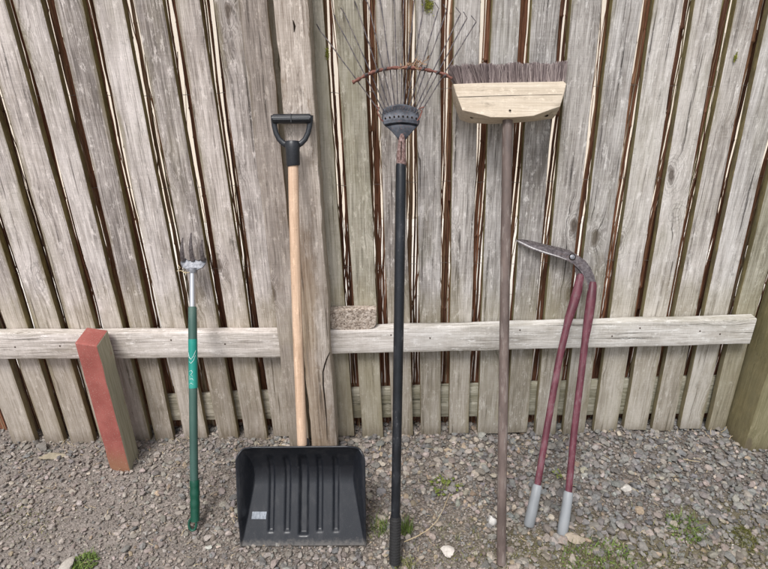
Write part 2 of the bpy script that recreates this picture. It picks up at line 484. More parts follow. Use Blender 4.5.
s = NT('pale backdrop paving')
o_ = s.obj(); nz = s.noise(o_, 5, 7, 0.65)
bt = s.n('ShaderNodeTexBrick'); bt.inputs['Scale'].default_value = 1.0
s.put(bt.inputs['Vector'], o_)
bt.inputs['Color1'].default_value = (0.62, 0.59, 0.54, 1); bt.inputs['Color2'].default_value = (0.70, 0.67, 0.62, 1); bt.inputs['Mortar'].default_value = (0.3, 0.27, 0.24, 1)
bt.inputs['Brick Width'].default_value = 0.6; bt.inputs['Row Height'].default_value = 0.6; bt.inputs['Mortar Size'].default_value = 0.006
M['paving'] = s.fin(s.mix(0.35, bt.outputs[0], s.mix(nz, (0.5, 0.47, 0.42), (0.75, 0.72, 0.68))), 0.9, 0, s.bump(nz, 0.3, 0.004))
tag(build('backdrop_paving', MB().box((-9, 0.33, -0.05), (9, 2.59, 0.03)), M['paving']), kind='structure')  # paving added to look bright through the gaps below the rail

# ------------------------------------------------------------------ ground
s = NT('stony soil')
P = s.n('ShaderNodeNewGeometry').outputs['Position']
a = s.noise(P, 3.0, 5, 0.6); b = s.noise(P, 38, 7, 0.75); c_ = s.noise(P, 240, 4, 0.7)
v = s.n('ShaderNodeTexVoronoi'); s.put(v.inputs['Vector'], P); v.inputs['Scale'].default_value = 150
peb = s.sep(v.outputs['Color'])[0]
col = s.ramp(s.math('ADD', s.math('MULTIPLY', b, 0.6), s.math('MULTIPLY', peb, 0.4)), [(0.25, (0.10, 0.083, 0.068)), (0.5, (0.21, 0.178, 0.152)), (0.75, (0.34, 0.30, 0.265))])
xs = s.sep(P)
right_shade = s.step(s.math('ADD', xs[0], s.math('MULTIPLY', s.math('SUBTRACT', a, 0.5), 0.8)), 0.0, 0.6)
col = s.mix(s.math('MULTIPLY', right_shade, 0.6), col, s.mix(1.0, col, (0.68, 0.68, 0.68), 'MULTIPLY'))  # darker soil at right paints the shade of stone crevices into its colour
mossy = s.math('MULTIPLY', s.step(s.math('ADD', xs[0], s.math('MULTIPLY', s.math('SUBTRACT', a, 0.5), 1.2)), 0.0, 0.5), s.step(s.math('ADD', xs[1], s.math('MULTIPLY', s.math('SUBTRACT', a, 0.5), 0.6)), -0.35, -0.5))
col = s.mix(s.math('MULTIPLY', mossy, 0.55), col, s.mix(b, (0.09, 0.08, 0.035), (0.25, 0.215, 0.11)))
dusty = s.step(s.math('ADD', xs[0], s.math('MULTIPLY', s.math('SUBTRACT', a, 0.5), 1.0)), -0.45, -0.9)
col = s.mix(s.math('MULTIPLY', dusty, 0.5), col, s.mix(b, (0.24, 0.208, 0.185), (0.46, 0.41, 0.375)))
h = s.math('ADD', s.math('MULTIPLY', b, 1.0), s.math('MULTIPLY', v.outputs['Distance'], -0.5))
h = s.math('ADD', h, s.math('MULTIPLY', c_, 0.35))
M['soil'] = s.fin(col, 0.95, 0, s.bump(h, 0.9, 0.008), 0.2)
# one sheet: fine and gently uneven near the tools, coarse out to the horizon
def gz(x, y):
    k = max(0, 1 - max(abs(x)-1.5, 0)/2) * max(0, 1 - max(abs(y+0.4)-0.8, 0)/1.5)
    z = 0.014*mnoise.noise((x*2.2, y*2.6, 0.3)) + 0.006*mnoise.noise((x*7, y*7, 4.0))
    z -= 0.006
    return z*k
gx_ = sorted(set(list(np.round(np.linspace(-2.2, 2.2, 111), 3)) + [-120, -60, -30, -15, -8, -5, -3.5, -2.8, 2.8, 3.5, 5, 8, 15, 30, 60, 120]))
gy_ = sorted(set(list(np.round(np.linspace(-1.6, 0.8, 61), 3)) + [-120, -60, -30, -15, -8, -5, -3.5, -2.5, -2, 1.2, 1.8, 3, 5, 8, 15, 30, 60, 120]))
vs = [(x, y, gz(x, y)) for y in gy_ for x in gx_]
nx = len(gx_)
fs = [(j*nx+i, j*nx+i+1, (j+1)*nx+i+1, (j+1)*nx+i) for j in range(len(gy_)-1) for i in range(nx-1)]
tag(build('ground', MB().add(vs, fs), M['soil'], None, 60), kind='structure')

# crushed stone: one mesh of many separate angular stones, coloured stone by stone
import bmesh
def ico(sub):
    bm = bmesh.new(); bmesh.ops.create_icosphere(bm, subdivisions=sub, radius=1)
    v = np.array([p.co[:] for p in bm.verts]); f = np.array([[q.index for q in p.verts] for p in bm.faces]); bm.free()
    return v/np.linalg.norm(v, axis=1)[:, None], f
def rock_shapes(sub, n, planes=9):
    v, f = ico(sub); out = []
    for _ in range(n):
        nr = rng.normal(size=(planes, 3)); nr /= np.linalg.norm(nr, axis=1)[:, None]
        d = rng.uniform(0.42, 0.92, planes)
        dots = v @ nr.T
        r = np.where(dots > 1e-3, d/np.maximum(dots, 1e-3), 9).min(1)
        r = np.minimum(r, 1.15)
        p = v*r[:, None] * rng.uniform(0.72, 1.3, 3)
        p += rng.normal(size=p.shape)*0.02
        out.append(p)
    return out, f
def vnoise(x, y, s, k): return np.array([mnoise.noise((a*s, b*s, k)) for a, b in zip(x, y)])
PAL = np.array([(0.300, 0.260, 0.232), (0.370, 0.328, 0.298), (0.272, 0.258, 0.244), (0.215, 0.215, 0.212), (0.405, 0.358, 0.308), (0.165, 0.157, 0.150), (0.72, 0.69, 0.65), (0.355, 0.278, 0.205)])
def palette(x, y):
    n = len(x)
    w = np.tile(np.array([3.2, 2.6, 2.0, 1.2, 1.0, 0.7, 0.03, 0.35]), (n, 1))
    right = np.clip((x-0.2)/0.5, 0, 1)*np.clip((y+0.75)/0.4, 0, 1)
    w[:, 2] += 2.6*right; w[:, 3] += 4.2*right; w[:, 5] += 1.3*right; w[:, 0] -= 2.4*right; w[:, 1] -= 1.4*right
    left = np.clip((-x-0.3)/0.6, 0, 1); w[:, 0] += 2*left; w[:, 1] += 3.0*left; w[:, 5] -= 0.4*left; w[:, 3] -= 0.7*left
    nearf = np.clip((y+0.16)/0.12, 0, 1); w[:, 3] += 2.4*nearf; w[:, 5] += 1.0*nearf
    cen = np.exp(-((x-0.2)/0.35)**2); w[:, 4] += 1.4*cen; w[:, 7] += 0.8*cen; w[:, 6] += 0.05*cen
    w = np.clip(w, 0.01, None); cw = np.cumsum(w/w.sum(1)[:, None], 1)
    i = (rng.random(n)[:, None] > cw).sum(1).clip(0, len(PAL)-1)
    c = PAL[i]*rng.uniform(0.62, 1.28, n)[:, None]*(1+rng.normal(size=(n, 3))*0.025)
    moss = np.clip((x-0.1)/0.4, 0, 1)*np.clip((-0.42-y)/0.2, 0, 1)*rng.uniform(0, 1, n)
    c = c*(1-moss[:, None]*0.45) + np.array((0.17, 0.145, 0.07))*moss[:, None]*0.45
    return np.clip(c, 0.02, 0.85)
def stones(n, rmin, rmax, sub, nshape, flat, sink, dens, power=1.6, tone=1.0):
    shapes, f = rock_shapes(sub, nshape)
    x = rng.uniform(-1.95, 1.95, n); y = rng.uniform(-1.0, 0.30, n)
    keep = rng.random(n) < dens(x, y)
    x, y = x[keep], y[keep]; n = len(x)
    r = rmin*(rmax/rmin)**(rng.random(n)**power)
    r *= 1 - 0.30*np.clip((-x-0.3)/0.8, 0, 1)
    q = rng.normal(size=(n, 4)); q /= np.linalg.norm(q, axis=1)[:, None]
    w_, a_, b_, c_ = q.T
    Rm = np.stack([np.stack([1-2*(b_*b_+c_*c_), 2*(a_*b_-c_*w_), 2*(a_*c_+b_*w_)], -1),
                   np.stack([2*(a_*b_+c_*w_), 1-2*(a_*a_+c_*c_), 2*(b_*c_-a_*w_)], -1),
                   np.stack([2*(a_*c_-b_*w_), 2*(b_*c_+a_*w_), 1-2*(a_*a_+b_*b_)], -1)], 1)
    sh = rng.integers(0, nshape, n)
    V = np.stack(shapes)[sh]
    V = np.einsum('nij,nkj->nki', Rm, V)*r[:, None, None]
    V[:, :, 2] *= flat
    zg = np.array([gz(a, b) for a, b in zip(x, y)])
    V[:, :, 0] += x[:, None]; V[:, :, 1] += y[:, None]
    V[:, :, 2] += (zg + r*sink + rng.uniform(0, 0.006, n))[:, None]
    F = f[None] + (np.arange(n)*V.shape[1])[:, None, None]
    col = palette(x, y)*tone
    return V.reshape(-1, 3), F.reshape(-1, 3), np.repeat(col, V.shape[1], 0)
def near(x, y, px, py, rad):
    g = ground(px, py); return np.exp(-(((x-g.x)/rad)**2 + ((y-g.y)/rad)**2))
def d_big(x, y):
    k = 0.66 + 0.7*vnoise(x, y, 2.6, 8.0) + 0.3*np.clip((y+0.45)/0.3, -1, 1) - 0.12*np.clip((-x-0.5)/0.6, 0, 1) + 0.45*np.clip((x-0.1)/0.4, 0, 1)
    for px, py, rd in ((440, 520, .10), (470, 545, .10), (600, 560, .12), (745, 540, .06)): k -= 0.6*near(x, y, px, py, rd)
    return np.clip(k, 0.12, 1)
def d_mid(x, y): return np.clip(0.75 + 0.5*vnoise(x, y, 3.1, 3.0), 0.2, 1)
parts_ = [stones(11500, 0.0088, 0.0172, 2, 24, 0.66, 0.34, d_big, 1.9, 0.97), stones(17000, 0.005, 0.010, 1, 24, 0.75, 0.25, d_mid, 1.3, 0.98), stones(60000, 0.0018, 0.0048, 1, 6, 0.8, 0.25, lambda x, y: np.ones(len(x)), 1.3, 0.95)]
Vs, Fs, Cs, k = [], [], [], 0
for V, F, col in parts_:
    Vs.append(V); Fs.append(F+k); Cs.append(col); k += len(V)
V = np.concatenate(Vs); F = np.concatenate(Fs); col = np.concatenate(Cs)
me = bpy.data.meshes.new('gravel')
me.vertices.add(len(V)); me.vertices.foreach_set('co', V.astype(np.float32).ravel())
me.loops.add(F.size); me.loops.foreach_set('vertex_index', F.astype(np.int32).ravel())
me.polygons.add(len(F)); me.polygons.foreach_set('loop_start', np.arange(0, F.size, 3, dtype=np.int32)); me.polygons.foreach_set('loop_total', np.full(len(F), 3, dtype=np.int32))
me.update(calc_edges=True); me.shade_flat()
at_ = me.attributes.new('stone_colour', 'FLOAT_COLOR', 'POINT')
at_.data.foreach_set('color', np.concatenate([col, np.ones((len(col), 1))], 1).astype(np.float32).ravel())
s = NT('crushed stone')
an = s.n('ShaderNodeAttribute', attribute_name='stone_colour')
P = s.n('ShaderNodeNewGeometry')
n1 = s.noise(P.outputs['Position'], 130, 6, 0.7); n2 = s.noise(P.outputs['Position'], 600, 3, 0.6)
c = s.mix(1.0, an.outputs['Color'], s.ramp(n1, [(0.3, (0.62, 0.62, 0.62)), (0.7, (1.25, 1.22, 1.18))]), 'MULTIPLY')
c = s.mix(s.math('MULTIPLY', s.step(n2, 0.6, 0.7), 0.35), c, (0.42, 0.39, 0.36))
c = s.mix(s.math('MULTIPLY', s.step(s.noise(P.outputs['Position'], 14, 5, 0.7), 0.45, 0.7), 0.4), c, (0.28, 0.238, 0.205))
M['stone'] = s.fin(c, 0.85, 0, s.bump(n1, 0.6, 0.003), 0.3)
gv = link('gravel', me, M['stone'])
tag(gv, 'loose crushed grey and brown stone covering the ground below the fence', 'gravel', kind='stuff')

def lone_stone(px, py, r, colr, label, sc=(1, 1, 0.7), seed=1):
    global rng
    keep = rng; rng = np.random.default_rng(seed)
    sh, f = rock_shapes(3, 1, 8); rng = keep
    p = sh[0]*np.array(sc)*r
    p += np.array([[mnoise.noise(tuple(q*30))*0.06*r for _ in range(3)] for q in p/r])
    g = ground(px, py)
    s = NT('stone surface'); n1 = s.noise(s.obj(), 90, 6, 0.7)
    m = s.fin(s.mix(s.step(n1, 0.3, 0.7), tuple(q*0.7 for q in colr), colr), 0.85, 0, s.bump(n1, 0.5, 0.003))
    o = build('stone', MB().add(p, f.tolist()), m, None, 35, (g.x, g.y, gz(g.x, g.y) + r*sc[2]*0.35 + 0.007))
    return tag(o, label, 'stone')
lone_stone(67, 569, 0.024, (0.55, 0.50, 0.44), 'pale cream stone beside the clover at the bottom left', (0.9, 1.3, 0.8), 3)
lone_stone(52, 457, 0.030, (0.36, 0.31, 0.225), 'flat yellowish stone lying below the fence left of the red post', (1.3, 0.55, 0.35), 4)
lone_stone(447, 552, 0.021, (0.66, 0.60, 0.54), 'whitish round stone between the rake grip and the broom foot', (1.1, 1, 0.8), 5)
lone_stone(492, 521, 0.016, (0.72, 0.69, 0.65), 'small white stone just left of the broom handle', (0.9, 1.1, 0.9), 6)
lone_stone(626, 490, 0.020, (0.62, 0.58, 0.53), 'white stone lying right of the shears grips', (1.3, 1, 0.7), 7)
lone_stone(42, 449, 0.030, (0.27, 0.245, 0.22), 'grey brown lump of stone against the board foot at far left', (1.2, 0.9, 0.9), 8)
lone_stone(575, 541, 0.024, (0.42, 0.35, 0.27), 'tan stone just below the right shears grip', (1.2, 0.9, 0.6), 10)

# ------------------------------------------------------------------ tools: a frame per tool, z along its handle
class Tool:
    def __init__(s, name, label, cat, bottom, top):
        s.o = Vector(bottom); z = (Vector(top)-s.o).normalized()
        x = Vector((1, 0, 0)); x = (x - z*x.dot(z)).normalized(); y = z.cross(x)
        s.x, s.y, s.z = x, y, z
        m = Matrix((x, y, z)).transposed().to_4x4(); m.translation = s.o
        s.root = tag(empty(name, mat=m), label, cat)
    def L(s, px, py, d=0.0):
        r = ray(px, py); q = s.o + s.y*d
        p = CAM + r*((q-CAM).dot(s.y)/r.dot(s.y)) - s.o
        return Vector((p.dot(s.x), d, p.dot(s.z)))

# --- red post stump
g0 = ground(104, 470.5); g1 = ground(127, 470); 
top_z = 0.0
# bottom near corner, measured: red face left corner, shared edge, far right corner
A = ground(110, 471); B = ground(128, 471)
shared_top = at(97, 346, B.y); hgt = shared_top.z
x_, y_ = B.x, B.y
lt = at(74, 344, 0); 
# left corner at height hgt
Lc = ground(74.5, 343, hgt); Sc = ground(97, 346, hgt); Rc = ground(108, 330, hgt)
e1 = (Lc-Sc); e2 = (Rc-Sc)
base = Vector((Sc.x, Sc.y, 0))
print('red post', hgt, e1, e2, base, B)
e1 = Vector((e1.x, e1.y, 0)); e2 = Vector((e2.x, e2.y, 0))
e2 = Vector((-e1.y, e1.x, 0)).normalized()*(-1)*e1.length if False else e2
quad = [Vector((0, 0, 0)), e1, e1+e2, e2]
s = NT('flaking red paint over wood')
o_ = s.obj(); nn = s.n('ShaderNodeNewGeometry'); 
dn = s.n('ShaderNodeVectorMath', operation='DOT_PRODUCT')
s.put(dn.inputs[0], nn.outputs['Normal'])
nside = Vector((e2.y, -e2.x, 0)).normalized()
if nside.dot(e1) > 0: nside = -nside
s.put(dn.inputs[1], tuple(nside))
side = s.step(dn.outputs['Value'], 0.75, 0.85)
ck = s.noise(s.scaled(o_, (45, 45, 18)), 1, 7, 0.75); big = s.noise(o_, 9, 4, 0.6); spk = s.noise(o_, 260, 3, 0.6)
red = s.mix(s.step(big, 0.3, 0.7), (0.29, 0.082, 0.068), (0.39, 0.125, 0.105))
oz = s.sep(o_)[2]
red = s.mix(s.step(s.math('ADD', oz, s.math('MULTIPLY', ck, 0.12)), 0.19, 0.05), red, (0.30, 0.145, 0.085))
red = s.mix(s.math('MULTIPLY', s.step(ck, 0.58, 0.68), 0.4), red, (0.20, 0.085, 0.065))
red = s.mix(s.math('MULTIPLY', s.step(spk, 0.60, 0.68), 0.55), red, (0.48, 0.40, 0.33))
gr1 = s.noise(s.scaled(o_, (120, 120, 5)), 1, 5, 0.7)
gy = s.ramp(gr1, [(0.3, (0.27, 0.25, 0.175)), (0.5, (0.43, 0.405, 0.30)), (0.7, (0.56, 0.53, 0.42))])
gy = s.mix(s.math('MULTIPLY', s.step(ck, 0.6, 0.68), 0.5), gy, (0.33, 0.14, 0.10))
c = s.mix(side, red, gy)
M['redpost'] = s.fin(c, 0.75, 0, s.bump(s.math('ADD', ck, s.math('MULTIPLY', gr1, 0.5)), 0.5, 0.003), 0.3)
mb = MB().loft([[q + Vector((0, 0, z)) for q in quad] for z in np.linspace(-0.04, hgt, 24)])
for i, v_ in enumerate(mb.v):
    k = 0.0022
    mb.v[i] = (v_[0] + k*mnoise.noise((v_[0]*9, v_[2]*14, 1)), v_[1] + k*mnoise.noise((v_[0]*9, v_[2]*14, 8)), v_[2] + (0.002*mnoise.noise((v_[0]*50, v_[1]*50, 2)) if v_[2] > hgt-0.001 else 0))
tag(build('timber_post', mb, M['redpost'], None, None, base, bevel=0.004), 'short square post with faded red paint standing in front of the fence', 'post')

# --- long handled hand fork
T = Tool('garden_fork', 'long handled three tined fork with green handle leaning on the fence', 'garden fork', ground(192.5, 531, 0.008), at(192.5, 236, -0.012))
L = T.L
s = NT('dull steel'); n1 = s.noise(s.obj(), 120, 5, 0.7)
M['steel'] = s.fin(s.mix(s.step(n1, 0.35, 0.65), (0.17, 0.175, 0.195), (0.33, 0.335, 0.36)), 0.55, 0.5, s.bump(n1, 0.2, 0.001))
s = NT('rusted tine'); n1 = s.noise(s.obj(), 160, 5, 0.7)
M['tine_rust'] = s.fin(s.mix(s.step(n1, 0.35, 0.65), (0.045, 0.036, 0.036), (0.135, 0.115, 0.115)), 0.7, 0.35, s.bump(n1, 0.4, 0.001))
s = NT('bright steel tube'); n1 = s.noise(s.scaled(s.obj(), (80, 80, 20)), 1, 4, 0.6)
M['chrome'] = s.fin(s.mix(n1, (0.62, 0.62, 0.64), (0.82, 0.82, 0.83)), 0.28, 0.9)
M['green_paint'] = painted('dull green sleeve', (0.040, 0.095, 0.078), rough=0.5, vary=0.2, dust_amt=0.3, flecks=0.15)
M['green_grip'] = painted('dark green rubber grip', (0.006, 0.070, 0.042), rough=0.35, vary=0.2, dust_amt=0.12, flecks=0.15)
M['teal'] = painted('teal label', (0.008, 0.23, 0.185), rough=0.35, vary=0.25, dust=(0.5, 0.62, 0.6), dust_amt=0.15, flecks=0.2)
w = lambda a, b: (L(*a)-L(*b)).length
r_s = w((189.2, 290), (195.6, 290))/2; r_h = w((188.6, 330), (197.2, 330))/2; r_g = w((190, 500), (199.8, 500))/2
def line(pxs, d=0.0): return [L(x, y, d) for x, y in pxs]
build('shaft', MB().tube(line([(192.6, 309), (192.4, 268)]), [r_s, r_s*0.9], 16), M['chrome'], T.root, 40)
hd = build('handle', MB().tube(line([(194.2, 483), (193.2, 400), (192.7, 330), (192.5, 308), (192.5, 306.5)]), [r_h*0.92, r_h*0.95, r_h, r_h*0.96, r_h*0.8], 20), M['green_paint'], T.root, 40)
lb = build('label', MB().tube(line([(193.3, 388), (193.1, 375), (193.0, 362), (192.8, 339)]), [r_h*1.03]*4, 24, cap=False), M['teal'], T.root, 60, fix=False)
s = NT('white print'); wp = s.fin(s.mix(s.step(s.noise(s.obj(), 300, 4), 0.45, 0.6), (0.66, 0.72, 0.70), (0.35, 0.56, 0.52)), 0.5)
mk = MB()
def on_tube(u, py):  # point on the front of the label, u in -1..1
    c_ = L(193.0, py); a_ = u*1.2
    return c_ + Vector((math.sin(a_)*r_h*1.06, -math.cos(a_)*r_h*1.06, 0))
for crv in ([(-0.8, 352), (-0.5, 357), (-0.1, 359), (0.35, 356), (0.8, 350)], [(-0.6, 361), (-0.1, 363), (0.4, 360), (0.7, 355)],
            [(-0.5, 371), (0.0, 370), (0.2, 372), (-0.1, 374), (0.2, 376)], [(-0.4, 379), (0.1, 378), (0.35, 380)], [(-0.5, 384), (-0.1, 382.5), (0.3, 384)], [(-0.35, 375), (-0.3, 379)]):
    mk.tube([on_tube(u, y) for u, y in crv], [0.0005]+[0.0012]*(len(crv)-2)+[0.0005], 6)
build('lettering', mk, wp, lb, 60)
gp = []
for i in range(30):
    t = i/29; py = 480 + (521-480)*t
    r = r_g*(1.0 + 0.045*math.sin(t*24)*(0.15 < t < 0.7) - 0.10*t)
    if t < 0.03: r *= 0.93
    gp.append((L(194.6 + 0.6*t, py), r))
gr = MB().tube([p for p, _ in gp], [r for _, r in gp], 20)
build('grip', gr, M['green_grip'], T.root, 50)
lp = []
for i in range(25):   # hanging loop at the end
    a_ = 2*math.pi*i/24
    lp.append(L(193.2 - 0.3, 524) + Vector((math.sin(a_)*r_g*0.75, -0.003, math.cos(a_)*r_g*1.25)))
build('hanging_loop', MB().tube(lp, 0.0042, 10, cap=False), M['green_grip'], T.root, 60)
# head: rounded socket plate then three tines curling back to the fence
hp = MB()
out = [(181.5, 258.5), (180.6, 263), (182.5, 267.5), (187, 269.5), (192, 270.3), (198, 270), (203, 267.5), (205.5, 263.5), (206.2, 258.5), (203.5, 257.5), (199, 260.8), (194, 259), (189, 260.8), (184.5, 258)]
n_ = len(out)
loops = []
for d, k in ((-0.004, 0.90), (-0.008, 1.0), (-0.003, 1.02), (0.002, 0.93)):
    cx = L(193, 264)
    loops.append([cx + (L(x, y)-cx)*k + Vector((0, d + 0.006*((x-193)/12.5)**2, 0)) for x, y in out])
hp.loft(loops)
head = build('head', hp, M['steel'], T.root, 50)
build('collar', MB().tube(line([(192.4, 273), (192.4, 268)]), [r_s*1.35, r_s*1.5], 16), M['steel'], head, 50)
for x0, x1, y1 in ((183.5, 183.2, 238), (193.2, 191.5, 233), (203.8, 202.5, 240)):
    pts = []; rad = []
    for i in range(11):
        t = i/10
        p = L(x0 + (x1-x0)*t, 261 + (y1-261)*t)
        p.y = -0.004 - 0.012*math.sin(math.pi*t)
        pts.append(p); rad.append(0.0080*(1-0.72*t**1.5))
    build('tine', MB().tube(pts, rad, 8, sq=(1, 0.55)), M['tine_rust'], head, 50)
s = NT('dry straw'); M['straw'] = s.fin(s.mix(s.noise(s.obj(), 60, 3), (0.40, 0.31, 0.17), (0.60, 0.50, 0.33)), 0.8)
stw = MB()
for a_, b_, c_ in (((177, 271), (181, 270.5), (186.5, 274)), ((183, 272), (188, 272.5), (193, 271)), ((178.5, 270), (180, 267.5), (178, 265))):
    stw.tube([L(*a_, -0.010), L(*b_, -0.014), L(*c_, -0.011)], 0.0013, 5)
tag(build('straw', stw, M['straw'], None, 60), 'bit of dry straw caught on the fork head collar', 'straw').matrix_world = T.root.matrix_world

# --- snow shovel
T = Tool('snow_shovel', 'black plastic snow shovel with pale wooden shaft standing against the post', 'shovel', ground(303, 546, 0.006), at(291.5, 114, -0.118))
L = T.L
s = NT('black plastic'); o_ = s.obj()
n1 = s.noise(o_, 420, 4, 0.7); n2 = s.noise(s.scaled(o_, (30, 30, 8)), 1, 6, 0.7)
c = s.mix(s.math('MULTIPLY', s.step(n2, 0.50, 0.75), 0.2), (0.012, 0.014, 0.019), (0.12, 0.118, 0.122))
c = s.mix(s.math('MULTIPLY', s.step(s.noise(s.scaled(o_, (500, 500, 40)), 1, 3, 0.7), 0.64, 0.72), 0.3), c, (0.16, 0.16, 0.165))
oz_ = s.sep(o_)[2]
lipn = s.noise(s.scaled(o_, (90, 90, 90)), 1, 5, 0.7)
c = s.mix(s.math('MULTIPLY', s.step(s.math('ADD', oz_, s.math('MULTIPLY', lipn, 0.05)), 0.05, 0.025), 0.6), c, (0.17, 0.155, 0.14))
scr = s.noise(s.scaled(s.vmath('ADD', o_, s.scaled(s.noise(o_, 6, 2, out=1), (0.05, 0, 0))), (900, 900, 14)), 1, 2, 0.6)
c = s.mix(s.math('MULTIPLY', s.step(scr, 0.66, 0.70), s.step(lipn, 0.42, 0.62, 0.0, 0.5)), c, (0.20, 0.20, 0.205))
M['plastic'] = s.fin(c, s.step(n2, 0.3, 0.7, 0.30, 0.50), 0, s.bump(n1, 0.25, 0.0008), 0.55)
s = NT('black handle plastic'); n1 = s.noise(s.obj(), 300, 4, 0.7)
M['grip_black'] = s.fin(s.mix(s.step(n1, 0.4, 0.7), (0.014, 0.016, 0.02), (0.03, 0.033, 0.04)), 0.4, 0, s.bump(n1, 0.2, 0.0006))
bl, br, tl, tr = L(241, 546), L(365.5, 546), L(243, 449.5), L(364, 449.5)
HW = (br.x-bl.x)/2; X0 = (br.x+bl.x)/2; HT = (tl.z+tr.z)/2 + 0.014
sm = lambda t: 0 if t <= 0 else 1 if t >= 1 else t*t*(3-2*t)
NU, NV = 150, 130
WALL = 0.060
def blade_pt(u, v):
    # rounded top corners of the rim
    x = u*HW
    rc = 0.050
    vz = v*HT
    if vz > HT-rc:
        k = (vz-(HT-rc))/rc
        hw = HW - rc + rc*math.sqrt(max(0, 1-k*k))
        hw = HW - (HW-hw)*1.0 if hw > HW*0.5 else hw
        x = u*hw
    # floor edge narrows towards the top
    fl = HW*(0.985 - 0.34*v)
    side = sm((abs(x)-fl)/(HW-fl+1e-6)) if abs(x) > fl else 0
    back = max(0, (v-0.54)/0.46)**1.7
    floor = 0.30*min(vz, 0.72*HT) + 0.02*max(0, v-0.72)
    y = floor + (-0.014 - floor)*max(side*min(1, 0.1+v*3), back)
    # pressed grooves
    for gx, gw, gb in ((-32.5, 2.9, 0.13), (-16.3, 2.9, 0.13), (0, 4.6, 0.10), (16.3, 2.9, 0.13), (32.5, 2.9, 0.13)):
        cx = gx/62.0*HW; ww = gw/62.0*HW
        if v > gb - 0.04:
            q = abs(x-cx)/ww
            vv = min(1, max(0, (v-gb+0.02)/0.03))
            ww_end = sm(vv)
            fade = 1 - sm((v-0.80)/0.1)
            y += (0.013 if gx == 0 else 0.008)*sm((1.3-q)/0.75)*ww_end*fade
    return Vector((X0+x, y, vz))
vs, fs = [], []
for j in range(NV+1):
    for i in range(NU+1):
        vs.append(blade_pt(-1+2*i/NU, j/NV))
for j in range(NV):
    for i in range(NU):
        a_ = j*(NU+1)+i; fs.append((a_, a_+1, a_+NU+2, a_+NU+1))
blade = build('blade', MB().add(vs, fs), M['plastic'], T.root, 60)
so = blade.modifiers.new('thickness', 'SOLIDIFY'); so.thickness = 0.004; so.offset = 0
# thick rolled rim round sides and top
rim = [blade_pt(-1, v) for v in np.linspace(0.0, 1, 60)] + [blade_pt(u, 1) for u in np.linspace(-1, 1, 60)][1:] + [blade_pt(1, v) for v in np.linspace(1, 0.0, 60)][1:]
build('rim', MB().tube(rim, 0.0033, 8), M['plastic'], blade, 60)
# printed sticker
st = [(250, 522.5), (264.5, 523), (265, 516.5), (250.5, 516)]
def on_blade(px, py, lift=0.0035):
    p = L(px, py); b_ = blade_pt((p.x-X0)/HW, p.z/HT); return Vector((p.x, b_.y-lift, p.z))
mb = MB(); gs = []
for j in range(5):
    for i in range(9):
        u, v_ = i/8, j/4
        gs.append(on_blade(250 + 14.5*u + 0.5*v_, 522.6 - 6.4*v_))
mb.add(gs, [(j*9+i, j*9+i+1, (j+1)*9+i+1, (j+1)*9+i) for j in range(4) for i in range(8)])
s = NT('worn silver sticker'); n1 = s.noise(s.scaled(s.obj(), (160, 160, 60)), 1, 5, 0.7)
build('sticker', mb, s.fin(s.mix(s.step(n1, 0.35, 0.65), (0.20, 0.22, 0.25), (0.36, 0.39, 0.43)), 0.4), blade, None)
rs = w((287.4, 250), (298.2, 250))/2
rs = (L(298.4, 250)-L(288.0, 250)).length/2
sp = line([(303, 475), (301.5, 440), (298, 350), (294.5, 230), (293, 160)], 0.0)
sp = line([(301.4, 446.5), (300.8, 425), (298, 350), (294.5, 230), (293, 160)], 0.0); sp[0].y = 0.016; sp[1].y = 0.013; sp[2].y = 0.006
build('shaft', MB().tube(sp, rs, 20), M['ash'], T.root, 50)
skt = line([(303.2, 520), (302.6, 490), (302.0, 460)])
skt = [Vector((q.x, 0.30*min(q.z, 0.72*HT) + 0.030 - (0.055*max(0, (q.z/HT-0.72)/0.28)), q.z)) for q in line([(303.2, 510), (302.8, 490), (302.4, 475), (301.8, 460), (301.5, 449)])]
build('socket', MB().tube(skt, [rs*0.4, rs*0.9, rs*1.15, rs*1.2, rs*1.2], 16), M['plastic'], T.root, 50)
# D grip
dg = build('grip', MB().tube(line([(293.4, 166), (293.2, 164.5), (292.7, 150), (292.4, 144), (292.3, 141)]), [rs*1.18, rs*1.3, rs*1.32, rs*1.5, rs*1.2], 20), M['grip_black'], T.root, 40)
for sd in (-1, 1):
    pts = [(292.4+sd*0.5, 146), (292.3+sd*4.5, 145.2), (292.2+sd*9, 143.2), (292.1+sd*13, 139.2), (292+sd*16, 133), (292+sd*17.6, 126), (292+sd*18.2, 120), (292+sd*18.2, 115.4)]
    build('grip_arm', MB().tube(line(pts), [0.0075, 0.0070, 0.0060, 0.0056, 0.0054, 0.0056, 0.006, 0.0064], 12, sq=(0.95, 1.4)), M['grip_black'], dg, 60)
a_, b_ = L(272.6, 119), L(311.2, 118.6)
bar = MB()
hb = (L(292, 114)-L(292, 124)).length/2
bar.loft([[Vector((x, math.cos(t_)*0.017, a_.z + (b_.z-a_.z)*k + math.sin(t_)*hb*q)) for t_ in np.linspace(0, 2*math.pi, 20, endpoint=False)] for k, x, q in ((0, a_.x, 0.75), (0.03, a_.x+0.004, 1), (0.97, b_.x-0.004, 1), (1, b_.x, 0.75))])
for k in (0.35, -0.25):
    bar.tube([Vector((a_.x+0.004, -0.0155, a_.z+hb*k)), Vector((b_.x-0.004, -0.0155, b_.z+hb*k))], 0.0016, 8)
bar.box(((a_.x+b_.x)/2-0.0012, -0.0185, a_.z-hb*0.8), ((a_.x+b_.x)/2+0.0012, 0.01, a_.z+hb*0.9))
build('grip_bar', bar, M['grip_black'], dg, 45)

